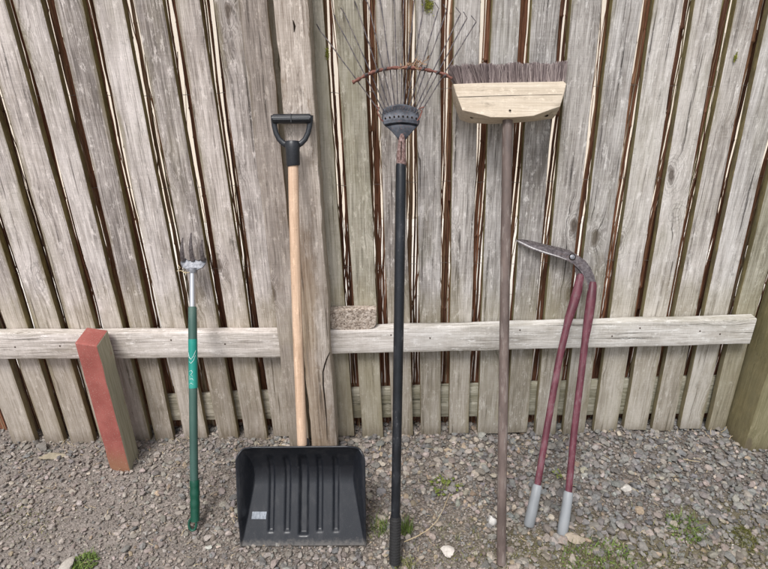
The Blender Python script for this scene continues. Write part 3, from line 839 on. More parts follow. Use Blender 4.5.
# --- wire lawn rake
T = Tool('lawn_rake', 'old wire tined lawn rake with black shaft leaning tines up on the fence', 'rake', ground(395, 565, 0.006), at(403, 0, -0.03))
L = T.L
M['black_paint'] = painted('chipped black paint', (0.009, 0.011, 0.015), chip=(0.10, 0.10, 0.105), chip_amt=0.08, rough=0.33, vary=0.3, scale=150, stretch=0.5, dust=(0.11, 0.11, 0.115), dust_amt=0.2, flecks=0.45)
s = NT('black ribbed rubber'); M['rubber'] = s.fin(s.mix(s.noise(s.obj(), 120, 4), (0.012, 0.012, 0.013), (0.035, 0.034, 0.034)), 0.55)
s = NT('blue grey worn steel'); o_ = s.obj(); n1 = s.noise(o_, 55, 6, 0.7); n2 = s.noise(o_, 160, 5, 0.7)
c = s.mix(s.step(n1, 0.35, 0.65), (0.030, 0.034, 0.044), (0.075, 0.082, 0.10))
c = s.mix(s.math('MULTIPLY', s.step(n2, 0.56, 0.66), 0.6), c, (0.16, 0.075, 0.055))
M['head_steel'] = s.fin(c, 0.5, 0.35, s.bump(n2, 0.3, 0.001))
s = NT('red rust'); n1 = s.noise(s.obj(), 130, 6, 0.75)
M['rust'] = s.fin(s.ramp(n1, [(0.3, (0.075, 0.028, 0.022)), (0.5, (0.19, 0.075, 0.058)), (0.7, (0.33, 0.17, 0.13))]), 0.8, 0.1, s.bump(n1, 0.6, 0.002))
s = NT('flaking rusty socket'); n1 = s.noise(s.obj(), 150, 6, 0.75)
M['rust_pale'] = s.fin(s.ramp(n1, [(0.38, (0.10, 0.052, 0.046)), (0.5, (0.22, 0.135, 0.12)), (0.62, (0.36, 0.27, 0.26))]), 0.75, 0.1, s.bump(n1, 0.6, 0.002))
s = NT('dark tine wire'); n1 = s.noise(s.obj(), 90, 4)
M['wire'] = s.fin(s.mix(s.step(n1, 0.4, 0.6), (0.055, 0.05, 0.06), (0.13, 0.11, 0.105)), 0.5, 0.5)
rk = (L(405.6, 300)-L(395.2, 300)).length/2
build('shaft', MB().tube(line([(395.6, 518), (397.2, 420), (399.2, 300), (401, 166), (401.2, 163)]), [rk*0.92, rk*0.94, rk, rk, rk*0.9], 20), M['black_paint'], T.root, 50)
pts, rad = [], []
for i in range(121):
    t = i/120; pts.append(L(394.6 + 1.0*(1-t), 516 + (563-516)*t)); rad.append(rk*(1.06 + 0.11*(1 if math.sin(t*2*math.pi*17) > 0 else -0.3)*(t > 0.06) - 0.04*t))
build('grip', MB().tube(pts, rad, 20), M['rubber'], T.root, 40)
hs = build('socket', MB().tube(line([(401.2, 167), (401.3, 155), (401.8, 140), (402, 134)]), [rk*0.95, rk*0.9, rk*0.66, rk*0.5], 16), M['rust_pale'], T.root, 50)
build('slot', MB().box(L(400.9, 160) + Vector((-0.0013, -rk*1.04, 0)), L(400.9, 142) + Vector((0.0016, -rk*0.70, 0))), dark_m, hs, None)
# fan shaped head plate with a row of holes and a pressed shoulder
rows = [(139, 3.0, 0.0, 402), (135, 5.5, -0.003, 402), (129, 11, -0.005, 402), (125.4, 14.4, -0.005, 401.6), (124.0, 16.0, 0.001, 401.4), (122.6, 17.6, -0.008, 401.2), (120.2, 18.4, -0.003, 401), (116, 18.6, 0.004, 400.6), (110, 18.0, 0.003, 400.4), (106.6, 16.8, 0.0, 400.4), (105.4, 14.5, 0.0, 400.6)]
loops = []
mb = MB(); vs, fs = [], []
nn_ = 24
for py, hw, d, cx in rows:
    for i in range(nn_+1):
        u = -1+2*i/nn_
        p = L(cx + u*hw, py + (2.2*u*u if py > 105 else 0) - (1.2 if py < 120 else 0)*(1-u*u) , 0); p.y = d - 0.002*(1-u*u) 
        vs.append(p)
fs = [(j*(nn_+1)+i, j*(nn_+1)+i+1, (j+1)*(nn_+1)+i+1, (j+1)*(nn_+1)+i) for j in range(len(rows)-1) for i in range(nn_)]
hd = build('head', mb.add(vs, fs), M['head_steel'], T.root, 50)
so = hd.modifiers.new('thickness', 'SOLIDIFY'); so.thickness = 0.003; so.offset = 0
hl = MB()
for i in range(8):
    u = -0.86 + 1.72*i/7
    p = L(400.8 + u*18, 116.5 + 2.6*u*u); y = -0.0005 - 0.002*(1-u*u) - 0.0028
    hl.tube([p + Vector((0, y+0.003, 0)) , p + Vector((0, y, 0))], 0.0026, 10)
build('rivet_holes', hl, dark_m, hd, None)
# tines: fan out from the head, end in a bent hook at the fence
tips = [(319.5, 29), (335.5, 18.5), (344.5, 12.5), (357, 6), (368, 2), (380.5, -1), (394, -4), (404, -6), (414.5, -3), (425, 0), (439, 7), (447, 9), (461, 12), (467.5, 16.5), (476.6, 20.5)]
nT = len(tips)
for i, (tx, ty) in enumerate(tips):
    u = -1 + 2*i/(nT-1)
    bx, by = 400.6 + u*18.5, 109 + 6*u*u
    P0, P1 = L(bx, by), L(tx, ty)
    P0.y = -0.001; P1.y = 0.010
    pts = [P0.lerp(P1, t) + Vector((random.uniform(-0.0007, 0.0007), -0.008*math.sin(math.pi*t), 0)) for t in np.linspace(0, 1, 9)]
    a_ = 1 if u < 0 else -1
    hk = Vector((-0.010 + random.uniform(-0.003, 0.003), 0.012, 0.021))
    pts += [P1 + hk*0.15, P1 + hk*0.5, P1 + hk]
    build('tine', MB().tube(pts, [0.00135]*len(pts), 6, sq=(1.2, 0.8)), M['wire'], T.root, 60)
for sd, pp in ((-1, [(384, 122), (380.5, 119), (377.5, 112), (379, 108), (376, 105)]), (1, [(417, 121), (420, 117), (422, 111), (419, 108.5), (424, 107)])):
    build('spring', MB().tube(line(pp, -0.002), [0.0022]*5, 8), M['rust'], T.root, 60)
# rusty brace bar across the tines
bp = [(352.5, 82.5), (358, 79.5), (366, 75.2), (374, 71.8), (383, 69.3), (393, 67.8), (404, 67.6), (414, 68.0), (424, 69.2), (434, 71.3), (443, 73.8), (452, 78.5)]
bpts = line(bp, -0.012)
fine = []
for i in range(len(bpts)-1):
    for k in range(5): fine.append(bpts[i].lerp(bpts[i+1], k/5))
fine.append(bpts[-1])
brace = build('brace', MB().tube(fine, [0.0054 + 0.0026*math.sin(i*1.5)*random.uniform(0.1, 1) + random.uniform(-0.0008, 0.0012) for i in range(len(fine))], 10, sq=(1, 0.8)), M['rust'], T.root, 60)
cl = MB()
for x, y in ((377.5, 70.8), (385, 69.2), (409, 67.8), (423, 69.0), (438, 72.5), (445, 76), (366, 75)):
    cl = MB(); p = L(x, y, -0.014); cl.tube([p + Vector((-0.005, 0, -0.004)), p + Vector((0, -0.004, 0.0)), p + Vector((0.005, 0, 0.004))], [0.003, 0.0046, 0.003], 7)
    build('clip', cl, M['tine_rust'], brace, 60)
# dead leaves and twigs caught at the brace
s = NT('dead leaf'); lf_m = s.fin(s.mix(s.noise(s.obj(), 70, 4), (0.19, 0.09, 0.05), (0.45, 0.31, 0.20)), 0.8)
lv = MB(); rr = random.Random(3)
for i in range(34):
    p = L(rr.gauss(417, 6), rr.gauss(64.5, 3.0), rr.uniform(-0.024, -0.010))
    a_ = Vector((rr.gauss(0, 1), rr.gauss(0, 0.6), rr.gauss(0, 0.7))).normalized()*rr.uniform(0.004, 0.013); b_ = Vector((rr.gauss(0, 1), rr.gauss(0, 1), rr.gauss(0, 1))).normalized()*rr.uniform(0.002, 0.004)
    lv.add([p-a_, p-b_+a_*0.1, p+a_, p+b_], [(0, 1, 2, 3)])
for q in (((413, 67), (416, 60), (418.5, 56)), ((420, 66), (424, 61), (430, 59)), ((405, 66), (411, 63.5), (419, 65)), ((398, 69), (409, 66), (416, 62))):
    lv.tube([L(*k, -0.017) for k in q], [0.0016, 0.0012, 0.0006], 5)
o = build('dead_leaves', lv, lf_m, None, None, fix=False); o.matrix_world = T.root.matrix_world
tag(o, 'tuft of dry brown leaves and twigs caught on the rake brace', 'dead leaves')

# --- broom upside down
T = Tool('yard_broom', 'old yard broom standing head up with worn wooden block and dark bristles', 'broom', ground(501, 564, 0.006), at(508.5, 70, -0.045))
L = T.L
M['broom_pole'] = painted('worn brown broom handle', (0.135, 0.100, 0.088), chip=(0.24, 0.20, 0.18), chip_amt=0.35, rough=0.6, vary=0.3, scale=110, stretch=0.12, dust=(0.26, 0.21, 0.18), dust_amt=0.4, flecks=0.4, bump=0.6)
rb = (L(511.5, 200)-L(501.3, 200)).length/2
pp = line([(501.2, 564), (501.8, 500), (503, 420), (504.2, 340), (505.5, 250), (506.8, 170), (507.6, 118)])
fine = []
for i in range(len(pp)-1):
    for k in range(6): fine.append(pp[i].lerp(pp[i+1], k/6))
fine.append(pp[-1])
build('handle', MB().tube(fine, [rb*(1.0 - 0.03*mnoise.noise((i*0.4, 0, 0)) - 0.08*(1-i/len(fine))) for i in range(len(fine))], 20), M['broom_pole'], T.root, 50)
front = [(453.0, 84.0), (480, 83.0), (520, 82.2), (555, 81.6), (563.5, 81.2), (566.4, 84), (564.5, 93), (560.3, 106.5), (549, 110.6), (534, 116.0), (513.8, 117.6), (490, 117.4), (484, 115.6), (462, 110.4), (458.5, 101), (455, 91.5)]
back = [(451.5, 85.5), (480, 83.4), (520, 82.6), (555, 82), (563, 81.8), (565.6, 85), (563.4, 95), (560.6, 105), (556.5, 114.5), (553, 118.6), (536, 121.0), (514, 123.0), (490, 124.0), (469, 123.0), (459.5, 119.8), (452.6, 102)]
def loop(pts, d, k=1.0):
    c_ = L(509, 100, d); return [c_ + (L(x, y, d)-c_)*k for x, y in pts]
mbk = MB().loft([loop(front, -0.034, 0.97), loop(front, -0.036+0.003, 0.99), loop(front, -0.030, 1.0), loop(back, 0.026, 0.995), loop(back, 0.034, 0.985), loop(back, 0.037, 0.96)])
# order: front most slice first
blk = build('block', mbk, M['broom_wood'], T.root, 35)
mk = MB(); vs = []; fs = []
cr = [(456.8, 96.8), (470, 96.6), (490, 95.8), (510, 95.4), (530, 94.9), (548, 94.6), (562.5, 94.3)]
for i, (x, y) in enumerate(cr):
    p = L(x, y, -0.0352); h_ = (0.0004, 0.0007, 0.0005, 0.0006, 0.0003, 0.0005, 0.0003)[i]
    vs += [p + Vector((0, 0, -h_)), p + Vector((0, 0, h_))]
    if i: fs.append((2*i-2, 2*i-1, 2*i+1, 2*i))
mk.add(vs, fs)
build('crack', mk, dark_m, blk, None, fix=False)
hl = MB()
for x, y, d in ((472, 117.0, -0.004), (546, 115.4, -0.006), (510, 110.3, -0.036)):
    p = L(x, y, d); hl = MB()
    hl.tube([p + Vector((0, 0.008, 0.004)), p + Vector((0, -0.003, -0.0010))], 0.0042 if d > -0.03 else 0.0022, 12, sq=(1.5, 0.9) if d > -0.03 else (1.4, 0.8))
    build('hole', hl, dark_m, blk, None)
s = NT('brown bristle'); isl = s.n('ShaderNodeNewGeometry').outputs['Random Per Island']
M['bristle'] = s.fin(s.ramp(isl, [(0, (0.085, 0.062, 0.062)), (0.5, (0.19, 0.148, 0.145)), (0.85, (0.30, 0.245, 0.235)), (1, (0.45, 0.38, 0.36))]), 0.7, 0, None, 0.3)
rr = random.Random(11); vs, fs = [], []
cols = 17
for ci in range(cols):
    for ri in range(3):
        u = (ci + 0.5 + 0.25*(ri % 2))/cols
        bx = 455.5 + (563.5-455.5)*u; by = 84.6 - 3.0*u
        base_ = L(bx, by); base_.y = -0.020 + 0.018*ri
        lean = Vector(((u-0.55)*0.012 + rr.gauss(0, 0.004) - 0.006, rr.gauss(-0.002, 0.004), 0))
        for b_ in range(190):
            a_ = rr.uniform(0, 2*math.pi); q = math.sqrt(rr.random())
            o0 = base_ + Vector((math.cos(a_)*q*0.0078, math.sin(a_)*q*0.006, -0.006))
            hgt_ = rr.uniform(0.045, 0.055) + 0.003*math.sin(ci*1.7)
            tip = o0 + lean + Vector((math.cos(a_)*q*0.006 + rr.gauss(0, 0.0018), math.sin(a_)*q*0.006 + rr.gauss(0, 0.003), hgt_))
            mid = o0.lerp(tip, 0.55) + Vector((rr.gauss(0, 0.0012), rr.gauss(0, 0.001), 0))
            wd = 0.0008
            n0 = len(vs)
            for p, k in ((o0, 1), (mid, 1), (tip, 0.95)):
                vs += [p + Vector((-wd*k, 0, 0)), p + Vector((wd*k*0.5, -wd*k, 0)), p + Vector((wd*k*0.5, wd*k, 0))]
            for j in (0, 3):
                for k in range(3):
                    k2 = (k+1) % 3
                    fs.append((n0+j+k, n0+j+k2, n0+j+3+k2, n0+j+3+k))
            fs.append((n0+6, n0+7, n0+8))
build('bristles', MB().add(vs, fs), M['bristle'], T.root, None, fix=False)

# --- edging shears
T = Tool('edging_shears', 'long handled edging shears with maroon handles and grey grips against the fence', 'shears', ground(545, 531, 0.012), at(577, 250, -0.020))
L = T.L
s = NT('old blade steel'); o_ = s.obj(); n1 = s.noise(o_, 90, 6, 0.75); n2 = s.noise(s.scaled(o_, (40, 40, 160)), 1, 5, 0.7)
c = s.ramp(n1, [(0.34, (0.040, 0.032, 0.035)), (0.5, (0.095, 0.080, 0.085)), (0.68, (0.20, 0.18, 0.185))])
M['blade'] = s.fin(s.mix(s.math('MULTIPLY', s.step(n2, 0.55, 0.7), 0.4), c, (0.16, 0.085, 0.06)), 0.5, 0.45, s.bump(n1, 0.35, 0.001))
M['maroon'] = painted('chipped maroon paint', (0.115, 0.026, 0.040), chip=(0.17, 0.10, 0.11), chip_amt=0.30, rough=0.5, vary=0.3, scale=190, stretch=0.3, dust=(0.25, 0.145, 0.165), dust_amt=0.5, flecks=0.55, bump=0.4)
M['grey_grip'] = painted('scuffed grey vinyl grip', (0.27, 0.285, 0.30), rough=0.5, vary=0.18, scale=70, dust=(0.19, 0.17, 0.15), dust_amt=0.6, flecks=0.6)
def flat(pts, d0, d1, bev=0.0012):
    c_ = sum((L(x, y, d0) for x, y in pts), Vector())/len(pts)
    sh = lambda d, k: [L(x, y, d) + (c_-L(x, y, d)).normalized()*k*Vector((1, 0, 1)) for x, y in pts]
    return MB().loft([sh(d0, bev), sh(d0+0.001, 0), sh(d1, 0)])
bl1 = [(515.0, 240.2), (517, 239.8), (523, 241.2), (532, 243.6), (545, 247.0), (560, 250.4), (570, 252.6), (574, 253.4), (579.5, 256.2), (585.5, 261), (590.5, 267.5), (594.0, 275), (596.2, 284), (596.6, 292), (588.2, 292), (587.5, 284), (584.5, 276.5), (579.5, 269.8), (574, 264.2), (568, 260.8), (558, 257.3), (545, 253.7), (533, 249.9), (524, 246.0), (518.5, 242.8)]
bl2 = [(517.5, 239.4), (523, 239.2), (532, 240.9), (545, 244.2), (560, 247.6), (570, 250.4), (576, 254), (581, 260), (583.5, 268), (583, 277), (581.6, 288), (574.0, 288), (576, 276), (575, 266), (571, 259.5), (560, 255), (545, 251), (530, 246), (522, 242)]
b1 = build('blade', flat(bl1, -0.0085, -0.0035), M['blade'], T.root, 30)
b2 = build('blade', flat(bl2, -0.002, 0.003), M['tine_rust'], T.root, 30)
ce = [(515.4, 240.6), (518.5, 242.8), (524, 246.0), (533, 249.9), (545, 253.7), (558, 257.3), (566, 259.6)]
vs = []; fs = []
for i, (x, y) in enumerate(ce):
    vs += [L(x, y, -0.0078), L(x + 0.7, y - (0.5, 1.9, 2.4, 2.1, 1.7, 1.2, 0.4)[i], -0.0092)]
    if i: fs.append((2*i-2, 2*i, 2*i+1, 2*i-1))
s = NT('painted edge highlight'); n1 = s.noise(s.obj(), 200, 5, 0.7)  # pale strip along the cutting edge, a highlight painted into its colour
build('edge_highlight', MB().add(vs, fs), s.fin(s.mix(s.step(n1, 0.4, 0.6), (0.42, 0.40, 0.40), (0.72, 0.70, 0.70)), 0.45, 0.15), b1, None)
p = L(572.3, 257.0, -0.0085)
build('washer', MB().tube([p + Vector((0, 0.004, 0)), p + Vector((0, -0.0012, 0))], 0.0118, 18), dark_m, b1, 40)
build('pivot_bolt', MB().tube([p + Vector((0, 0.014, 0)), p, p + Vector((0, -0.003, 0)), p + Vector((0, -0.0055, 0))], [0.0092, 0.0092, 0.0084, 0.004], 16), M['steel'], b1, 40)
def handle(pts, d0, r, gpts, gr_):
    a = line(pts)
    for i, q in enumerate(a): q.y = d0*(1-i/(len(a)-1))
    n_ = len(a)
    h_ = build('handle', MB().tube(a, [r[i] for i in range(n_)], 18, sq=(1, 0.85)), M['maroon'], T.root, 50)
    g_ = line(gpts)
    build('grip', MB().tube(g_, gr_, 20), M['grey_grip'], T.root, 50)
wr = lambda a, b, y: (L(b, y)-L(a, y)).length/2
r1 = wr(574.9, 582.1, 300); r2 = wr(586.2, 596.2, 320)
handle([(580.4, 274), (580.0, 277), (577.2, 291), (573.2, 305), (568.6, 319), (566.6, 327), (559.0, 360), (547.0, 428), (537.0, 488)], -0.001, [r1*0.8, r1*1.1, r1*1.32, r1*1.32, r1*1.15, r1*0.98, r1*0.95, r1*0.92, r1*0.9],
       [(537.6, 484.5), (537.3, 486), (535, 497), (531.5, 513), (529.0, 524.5), (528.6, 526.5)], [r1*1.02, r1*1.28, r1*1.32, r1*1.42, r1*1.42, r1*1.1])
handle([(592.2, 282), (592.0, 286), (590.6, 300), (588.4, 316), (586.4, 330), (585.2, 338), (582.0, 366), (574.0, 432), (568.2, 496)], -0.006, [r1*0.9, r1*1.15, r1*1.35, r1*1.30, r1*1.15, r1*1.0, r1*0.96, r1*0.94, r1*0.92],
       [(568.7, 491.5), (568.4, 493), (566.8, 505), (564, 522), (562.0, 534), (561.7, 536)], [r1*1.02, r1*1.28, r1*1.32, r1*1.42, r1*1.42, r1*1.1])

# ------------------------------------------------------------------ broken concrete piece on the rail
yb = -0.040
prof = [(330, 310.8), (345, 310.0), (362, 309.6), (376.3, 309.8), (376.8, 316), (376.2, 324.5), (374.5, 327.5), (370, 329), (366.5, 331.4), (355, 330.2), (347, 330), (343, 331.2), (338, 329.6), (331, 328.6), (330, 320)]
org = at(353, 331, yb)
loops = []
for d, k in ((0.0, 0.97), (0.003, 1.0), (0.030, 1.0), (0.034, 0.97)):
    cc = at(353, 320, yb) + Vector((0, d, 0))
    loops.append([cc + (at(x, y, yb) + Vector((0, d, 0)) - cc)*k - org for x, y in prof])
s = NT('pebbly concrete'); o_ = s.obj()
v = s.n('ShaderNodeTexVoronoi'); s.put(v.inputs['Vector'], o_); v.inputs['Scale'].default_value = 170
n1 = s.noise(o_, 210, 6, 0.75); n2 = s.noise(o_, 30, 4)
c = s.ramp(s.math('ADD', s.math('MULTIPLY', s.sep(v.outputs['Color'])[0], 0.55), s.math('MULTIPLY', n1, 0.45)), [(0.22, (0.20, 0.155, 0.125)), (0.42, (0.40, 0.325, 0.265)), (0.62, (0.52, 0.435, 0.37)), (0.85, (0.68, 0.60, 0.53))])
c = s.mix(s.math('MULTIPLY', s.step(n1, 0.38, 0.32), 0.5), c, (0.07, 0.05, 0.04))
M['conc'] = s.fin(c, 0.9, 0, s.bump(s.math('SUBTRACT', n1, v.outputs['Distance']), 0.7, 0.003))
tag(build('concrete_piece', MB().loft(loops), M['conc'], None, 30, org), 'broken slab of pinkish pebbly concrete resting on the fence rail', 'concrete')

# ------------------------------------------------------------------ plants on the gravel
def leafmat(name, a, b):
    s = NT(name); isl = s.n('ShaderNodeNewGeometry').outputs['Random Per Island']
    c = s.mix(isl, a, b)
    c = s.mix(s.math('MULTIPLY', s.noise(s.obj(), 50, 3), 0.4), c, tuple(x*0.5 for x in a))
    m = s.fin(c, 0.6, 0, None, 0.3)
    s.put(s.bsdf.inputs['Subsurface Weight'], 0.0)
    return m
M['grass'] = leafmat('grass blade', (0.060, 0.105, 0.020), (0.23, 0.31, 0.075))
M['grass_pale'] = leafmat('dry grass blade', (0.10, 0.12, 0.035), (0.33, 0.31, 0.14))
M['weed'] = leafmat('yellow green leaf', (0.09, 0.125, 0.022), (0.24, 0.27, 0.06))
M['moss'] = leafmat('moss', (0.085, 0.090, 0.020), (0.26, 0.25, 0.075))
def blades(mb, rr, cx, cy, rad, n, h0, h1, lean=0.6, wd=0.0012, ex=1.0):
    for _ in range(n):
        a = rr.uniform(0, 2*math.pi); q = math.sqrt(rr.random())*rad
        x, y = cx + math.cos(a)*q*ex, cy + math.sin(a)*q
        h_ = rr.uniform(h0, h1); b = rr.uniform(0, 2*math.pi); l_ = rr.uniform(0.1, 1)*lean*h_
        w_ = wd*rr.uniform(0.6, 1.4); dx, dy = math.cos(b), math.sin(b)
        z0 = 0.0; pv = []
        for k in range(4):
            t = k/3
            p = Vector((x + dx*l_*t*t, y + dy*l_*t*t, z0 + h_*(t - 0.25*lean*t*t)))
            ww = w_*(1-t)**0.6
            pv += [p + Vector((-dy*ww, dx*ww, 0)), p + Vector((dy*ww, -dx*ww, 0))]
        mb.add(pv, [(0, 1, 3, 2), (2, 3, 5, 4), (4, 5, 7, 6)])
def leaves(mb, rr, rad, n, size, h, ex=1.0, cx=0, cy=0):
    for _ in range(n):
        a = rr.uniform(0, 2*math.pi); q = math.sqrt(rr.random())*rad
        c = Vector((cx + math.cos(a)*q*ex, cy + math.sin(a)*q, rr.uniform(0.002, h)))
        d = Vector((math.cos(a)+rr.gauss(0, .6), math.sin(a)+rr.gauss(0, .6), rr.uniform(-0.1, 0.7))).normalized()*size*rr.uniform(0.6, 1.3)
        s_ = Vector((-d.y, d.x, rr.gauss(0, 0.2)*size)).normalized()*size*0.32
        mb.add([c, c + d*0.45 + s_, c + d + Vector((0, 0, -0.15*size)), c + d*0.45 - s_, c + d*0.5 + Vector((0, 0, 0.1*size))], [(0, 4, 1), (1, 4, 2), (2, 4, 3), (3, 4, 0)])
def plant(name, px, py, label, cat, make, mat, seed):
    g = ground(px, py); rr = random.Random(seed); mb = MB(); make(mb, rr)
    o = build(name, mb, mat, None, None, (g.x, g.y, gz(g.x, g.y)+0.002), fix=False)
    return tag(o, label, cat)
plant('grass_tuft', 85, 561, 'low patch of green clover and grass at the bottom left edge', 'grass tuft', lambda m, r: (blades(m, r, 0, 0, 0.035, 190, 0.012, 0.035, 0.9), leaves(m, r, 0.036, 150, 0.010, 0.016)), M['grass'], 1)
plant('grass_tuft', 381, 528, 'sparse grass tuft just left of the rake grip', 'grass tuft', lambda m, r: blades(m, r, 0, 0, 0.032, 90, 0.02, 0.06, 0.8), M['grass'], 2)
plant('grass_tuft', 406, 529, 'taller grass tuft just right of the rake grip', 'grass tuft', lambda m, r: (blades(m, r, 0, 0, 0.024, 80, 0.03, 0.085, 0.55), blades(m, r, 0.005, -0.004, 0.02, 30, 0.03, 0.07, 0.9)), M['grass'], 3)
plant('grass_tuft', 406, 566, 'yellowish grass at the foot of the rake', 'grass tuft', lambda m, r: (blades(m, r, 0, 0, 0.03, 70, 0.015, 0.045, 0.9), leaves(m, r, 0.03, 25, 0.010, 0.012)), M['grass_pale'], 4)
plant('weed', 446, 486, 'small yellow green weed on the gravel between rake and broom', 'weed', lambda m, r: (leaves(m, r, 0.038, 46, 0.019, 0.016, 1.3), blades(m, r, 0, 0, 0.03, 22, 0.02, 0.05, 1.2)), M['weed'], 5)
plant('weed', 558, 474, 'tiny yellow green sprig between the two shears handles', 'weed', lambda m, r: leaves(m, r, 0.014, 16, 0.012, 0.02), M['weed'], 6)
plant('grass_tuft', 600, 561, 'spreading green grass patch below the shears at the bottom edge', 'grass tuft', lambda m, r: (blades(m, r, 0, 0, 0.080, 230, 0.012, 0.045, 1.1, 0.0012, 1.5), leaves(m, r, 0.085, 150, 0.011, 0.008, 1.4)), M['grass'], 7)
plant('grass_tuft', 686, 528, 'green grass tuft with pale dry blades on the gravel at right', 'grass tuft', lambda m, r: (blades(m, r, 0, 0, 0.062, 110, 0.015, 0.06, 1.1, 0.0012, 0.9), leaves(m, r, 0.06, 80, 0.012, 0.010)), M['grass'], 8)
def moss(m, r):
    for _ in range(1500):
        a = r.uniform(0, 2*math.pi); q = math.sqrt(r.random())
        x, y = math.cos(a)*q*0.042, math.sin(a)*q*0.055
        z = 0.020*(1-q*q) + r.uniform(-0.002, 0.003) + 0.004*mnoise.noise((x*60, y*60, 0))
        d = Vector((r.gauss(0, 0.5), r.gauss(0, 0.5), 1)).normalized()*r.uniform(0.003, 0.006); s_ = Vector((r.gauss(0, 1), r.gauss(0, 1), 0)).normalized()*0.0013
        c = Vector((x, y, z)); m.add([c-s_, c+s_, c+d], [(0, 1, 2)])
plant('moss_cushion', 745, 538, 'rounded olive moss cushion on the gravel near the right edge', 'moss', moss, M['moss'], 9)
def film(m, r):
    for _ in range(2600):
        px, py, sx, sy = r.choice(((745, 540, 16, 10), (745, 540, 16, 10), (535, 553, 34, 9), (660, 560, 20, 6), (470, 556, 22, 6), (30, 520, 20, 14), (600, 562, 30, 6)))
        g = ground(px + r.gauss(0, sx), py + r.gauss(0, sy), 0.0)
        c = Vector((g.x, g.y, gz(g.x, g.y) + r.uniform(0.002, 0.011)))
        d = Vector((r.gauss(0, 1), r.gauss(0, 1), 0.8)).normalized()*r.uniform(0.003, 0.007); s_ = Vector((r.gauss(0, 1), r.gauss(0, 1), 0)).normalized()*0.0017
        m.add([c-s_, c+s_, c+d], [(0, 1, 2)])
rr = random.Random(31); fm = MB(); film(fm, rr)
tag(build('moss_film', fm, M['moss'], None, None, fix=False), 'thin olive moss film spreading between the stones along the bottom', 'moss', kind='stuff')
# moss film on the damp ground, straw litter
def scatter(n, f):
    m = MB(); r = random.Random(21); f(m, r, n); return m
def litter(m, r, n):
    for _ in range(n):
        x = r.uniform(-1.5, 1.6); y = r.uniform(-0.72, -0.02) if r.random() < 0.7 else r.uniform(-0.1, 0.0)
        a = r.uniform(0, math.pi); l_ = r.uniform(0.008, 0.035); z = gz(x, y) + r.uniform(0.006, 0.014)
        d = Vector((math.cos(a), math.sin(a), r.gauss(0, 0.15)))*l_; s_ = Vector((-math.sin(a), math.cos(a), 0))*r.uniform(0.0005, 0.0011); c = Vector((x, y, z)); md = c + d*0.5 + s_*3 + Vector((0, 0, 0.002))
        m.add([c-s_, c+s_, md-s_, md+s_, c+d-s_*0.4, c+d+s_*0.4], [(0, 1, 3, 2), (2, 3, 5, 4)])
tag(build('litter', scatter(420, litter), M['straw'], None, None, fix=False), 'scattered bits of dry straw and leaf on the gravel', 'litter', kind='stuff')
def greens_(m, r, n):
    for _ in range(n):
        px, py = r.choice(((600, 555), (690, 520), (745, 540), (520, 555), (450, 540), (385, 530), (660, 560), (560, 550)))
        g = ground(px + r.gauss(0, 28), py + r.gauss(0, 12))
        blades(m, r, g.x, g.y, 0.008, r.randint(1, 6), 0.008, 0.03, 1.0, 0.0009)
o = build('sprouts', scatter(170, greens_), M['grass_pale'], None, None, fix=False)
tag(o, 'thin scattered grass sprouts over the damp ground at lower right', 'grass', kind='stuff')
# dry stems
def stem(px, label, r0):
    pts = [ground(x, y, 0.018) for x, y in px]
    o = Vector(pts[0]); pts = [p-o for p in pts]
    tag(build('dry_stem', MB().tube(pts, [r0*(1-0.6*i/len(pts)) for i in range(len(pts))], 6), M['straw'], None, 60, o), label, 'dry stem')
stem([(404, 542), (416, 537), (428, 530), (437, 521), (443, 510), (450, 493)], 'long pale dry stem lying on the gravel right of the rake', 0.0019)
stem([(683, 459), (690, 460.5), (700, 462)], 'short pale straw lying on the grey gravel at right', 0.0014)
stem([(721, 432), (725, 430), (727, 426), (729, 421)], 'thin pale stem at the foot of the end post', 0.0014)
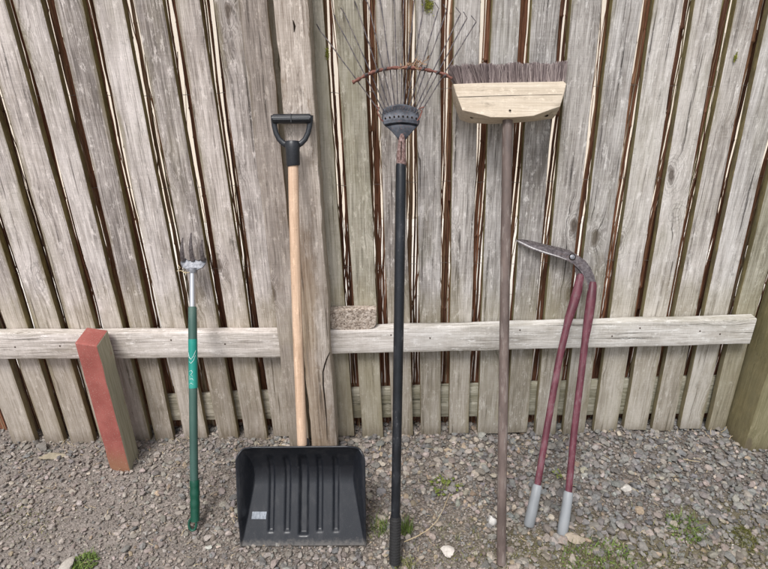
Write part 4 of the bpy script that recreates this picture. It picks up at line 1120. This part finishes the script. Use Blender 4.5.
# yellow lichen tufts growing on board edges
s = NT('yellow green lichen'); n1 = s.noise(s.obj(), 150, 5, 0.7)
M['lichen'] = s.fin(s.mix(n1, (0.15, 0.17, 0.02), (0.36, 0.36, 0.06)), 0.9, 0, s.bump(n1, 0.8, 0.004))
for px, py, n, sx, sz, lab in ((428, 4, 60, 0.014, 0.018, 'bright yellow green moss patch on the board above the rake'), (327.5, 53, 26, 0.006, 0.016, 'small yellow moss patch on the board edge right of the post'), (735, 57, 22, 0.004, 0.014, 'small yellow moss patch in the gap at upper right')):
    rr = random.Random(px); m = MB()
    for _ in range(n*6):
        x, z = rr.gauss(0, sx*0.5), rr.gauss(0, sz*0.5); y = rr.uniform(-0.004, -0.0005)
        d = Vector((rr.gauss(0, 1), -0.7, rr.gauss(0, 1))).normalized()*0.004; s_ = Vector((rr.gauss(0, 1), rr.gauss(0, 0.4), rr.gauss(0, 1))).normalized()*0.002; c = Vector((x, y, z))
        m.add([c-s_, c+s_, c+d], [(0, 1, 2)])
    tag(build('moss_patch', m, M['lichen'], None, None, at(px, py, 0.0), fix=False), lab, 'moss')

# ------------------------------------------------------------------ light
wd = bpy.data.worlds.new('World'); bpy.context.scene.world = wd; wd.use_nodes = True
nt = wd.node_tree
sky = nt.nodes.new('ShaderNodeTexSky'); sky.sky_type = 'NISHITA'; sky.sun_disc = False
EL, AZ = 58, 200   # degrees; azimuth clockwise from +y: sun behind the camera, a little to the left
sky.sun_elevation = R(EL); sky.sun_rotation = R(AZ); sky.dust_density = 3.0; sky.air_density = 1.0; sky.ozone_density = 1.0
hs_ = nt.nodes.new('ShaderNodeHueSaturation'); hs_.inputs['Saturation'].default_value = 0.36
bg = nt.nodes['Background']; bg.inputs['Strength'].default_value = 0.15
nt.links.new(sky.outputs[0], hs_.inputs['Color']); nt.links.new(hs_.outputs[0], bg.inputs['Color'])
sd = bpy.data.lights.new('sun', 'SUN'); sd.energy = 2.75; sd.angle = R(18); sd.color = (1.0, 0.985, 0.972)
so_ = bpy.data.objects.new('sun', sd); C.objects.link(so_)
dv = Vector((math.sin(R(AZ))*math.cos(R(EL)), math.cos(R(AZ))*math.cos(R(EL)), math.sin(R(EL))))
so_.rotation_euler = dv.to_track_quat('Z', 'Y').to_euler()
so_.location = dv*5
sc = bpy.context.scene
sc.view_settings.view_transform = 'Standard'; sc.view_settings.look = 'None'; sc.view_settings.exposure = 0
bpy.context.view_layer.update()
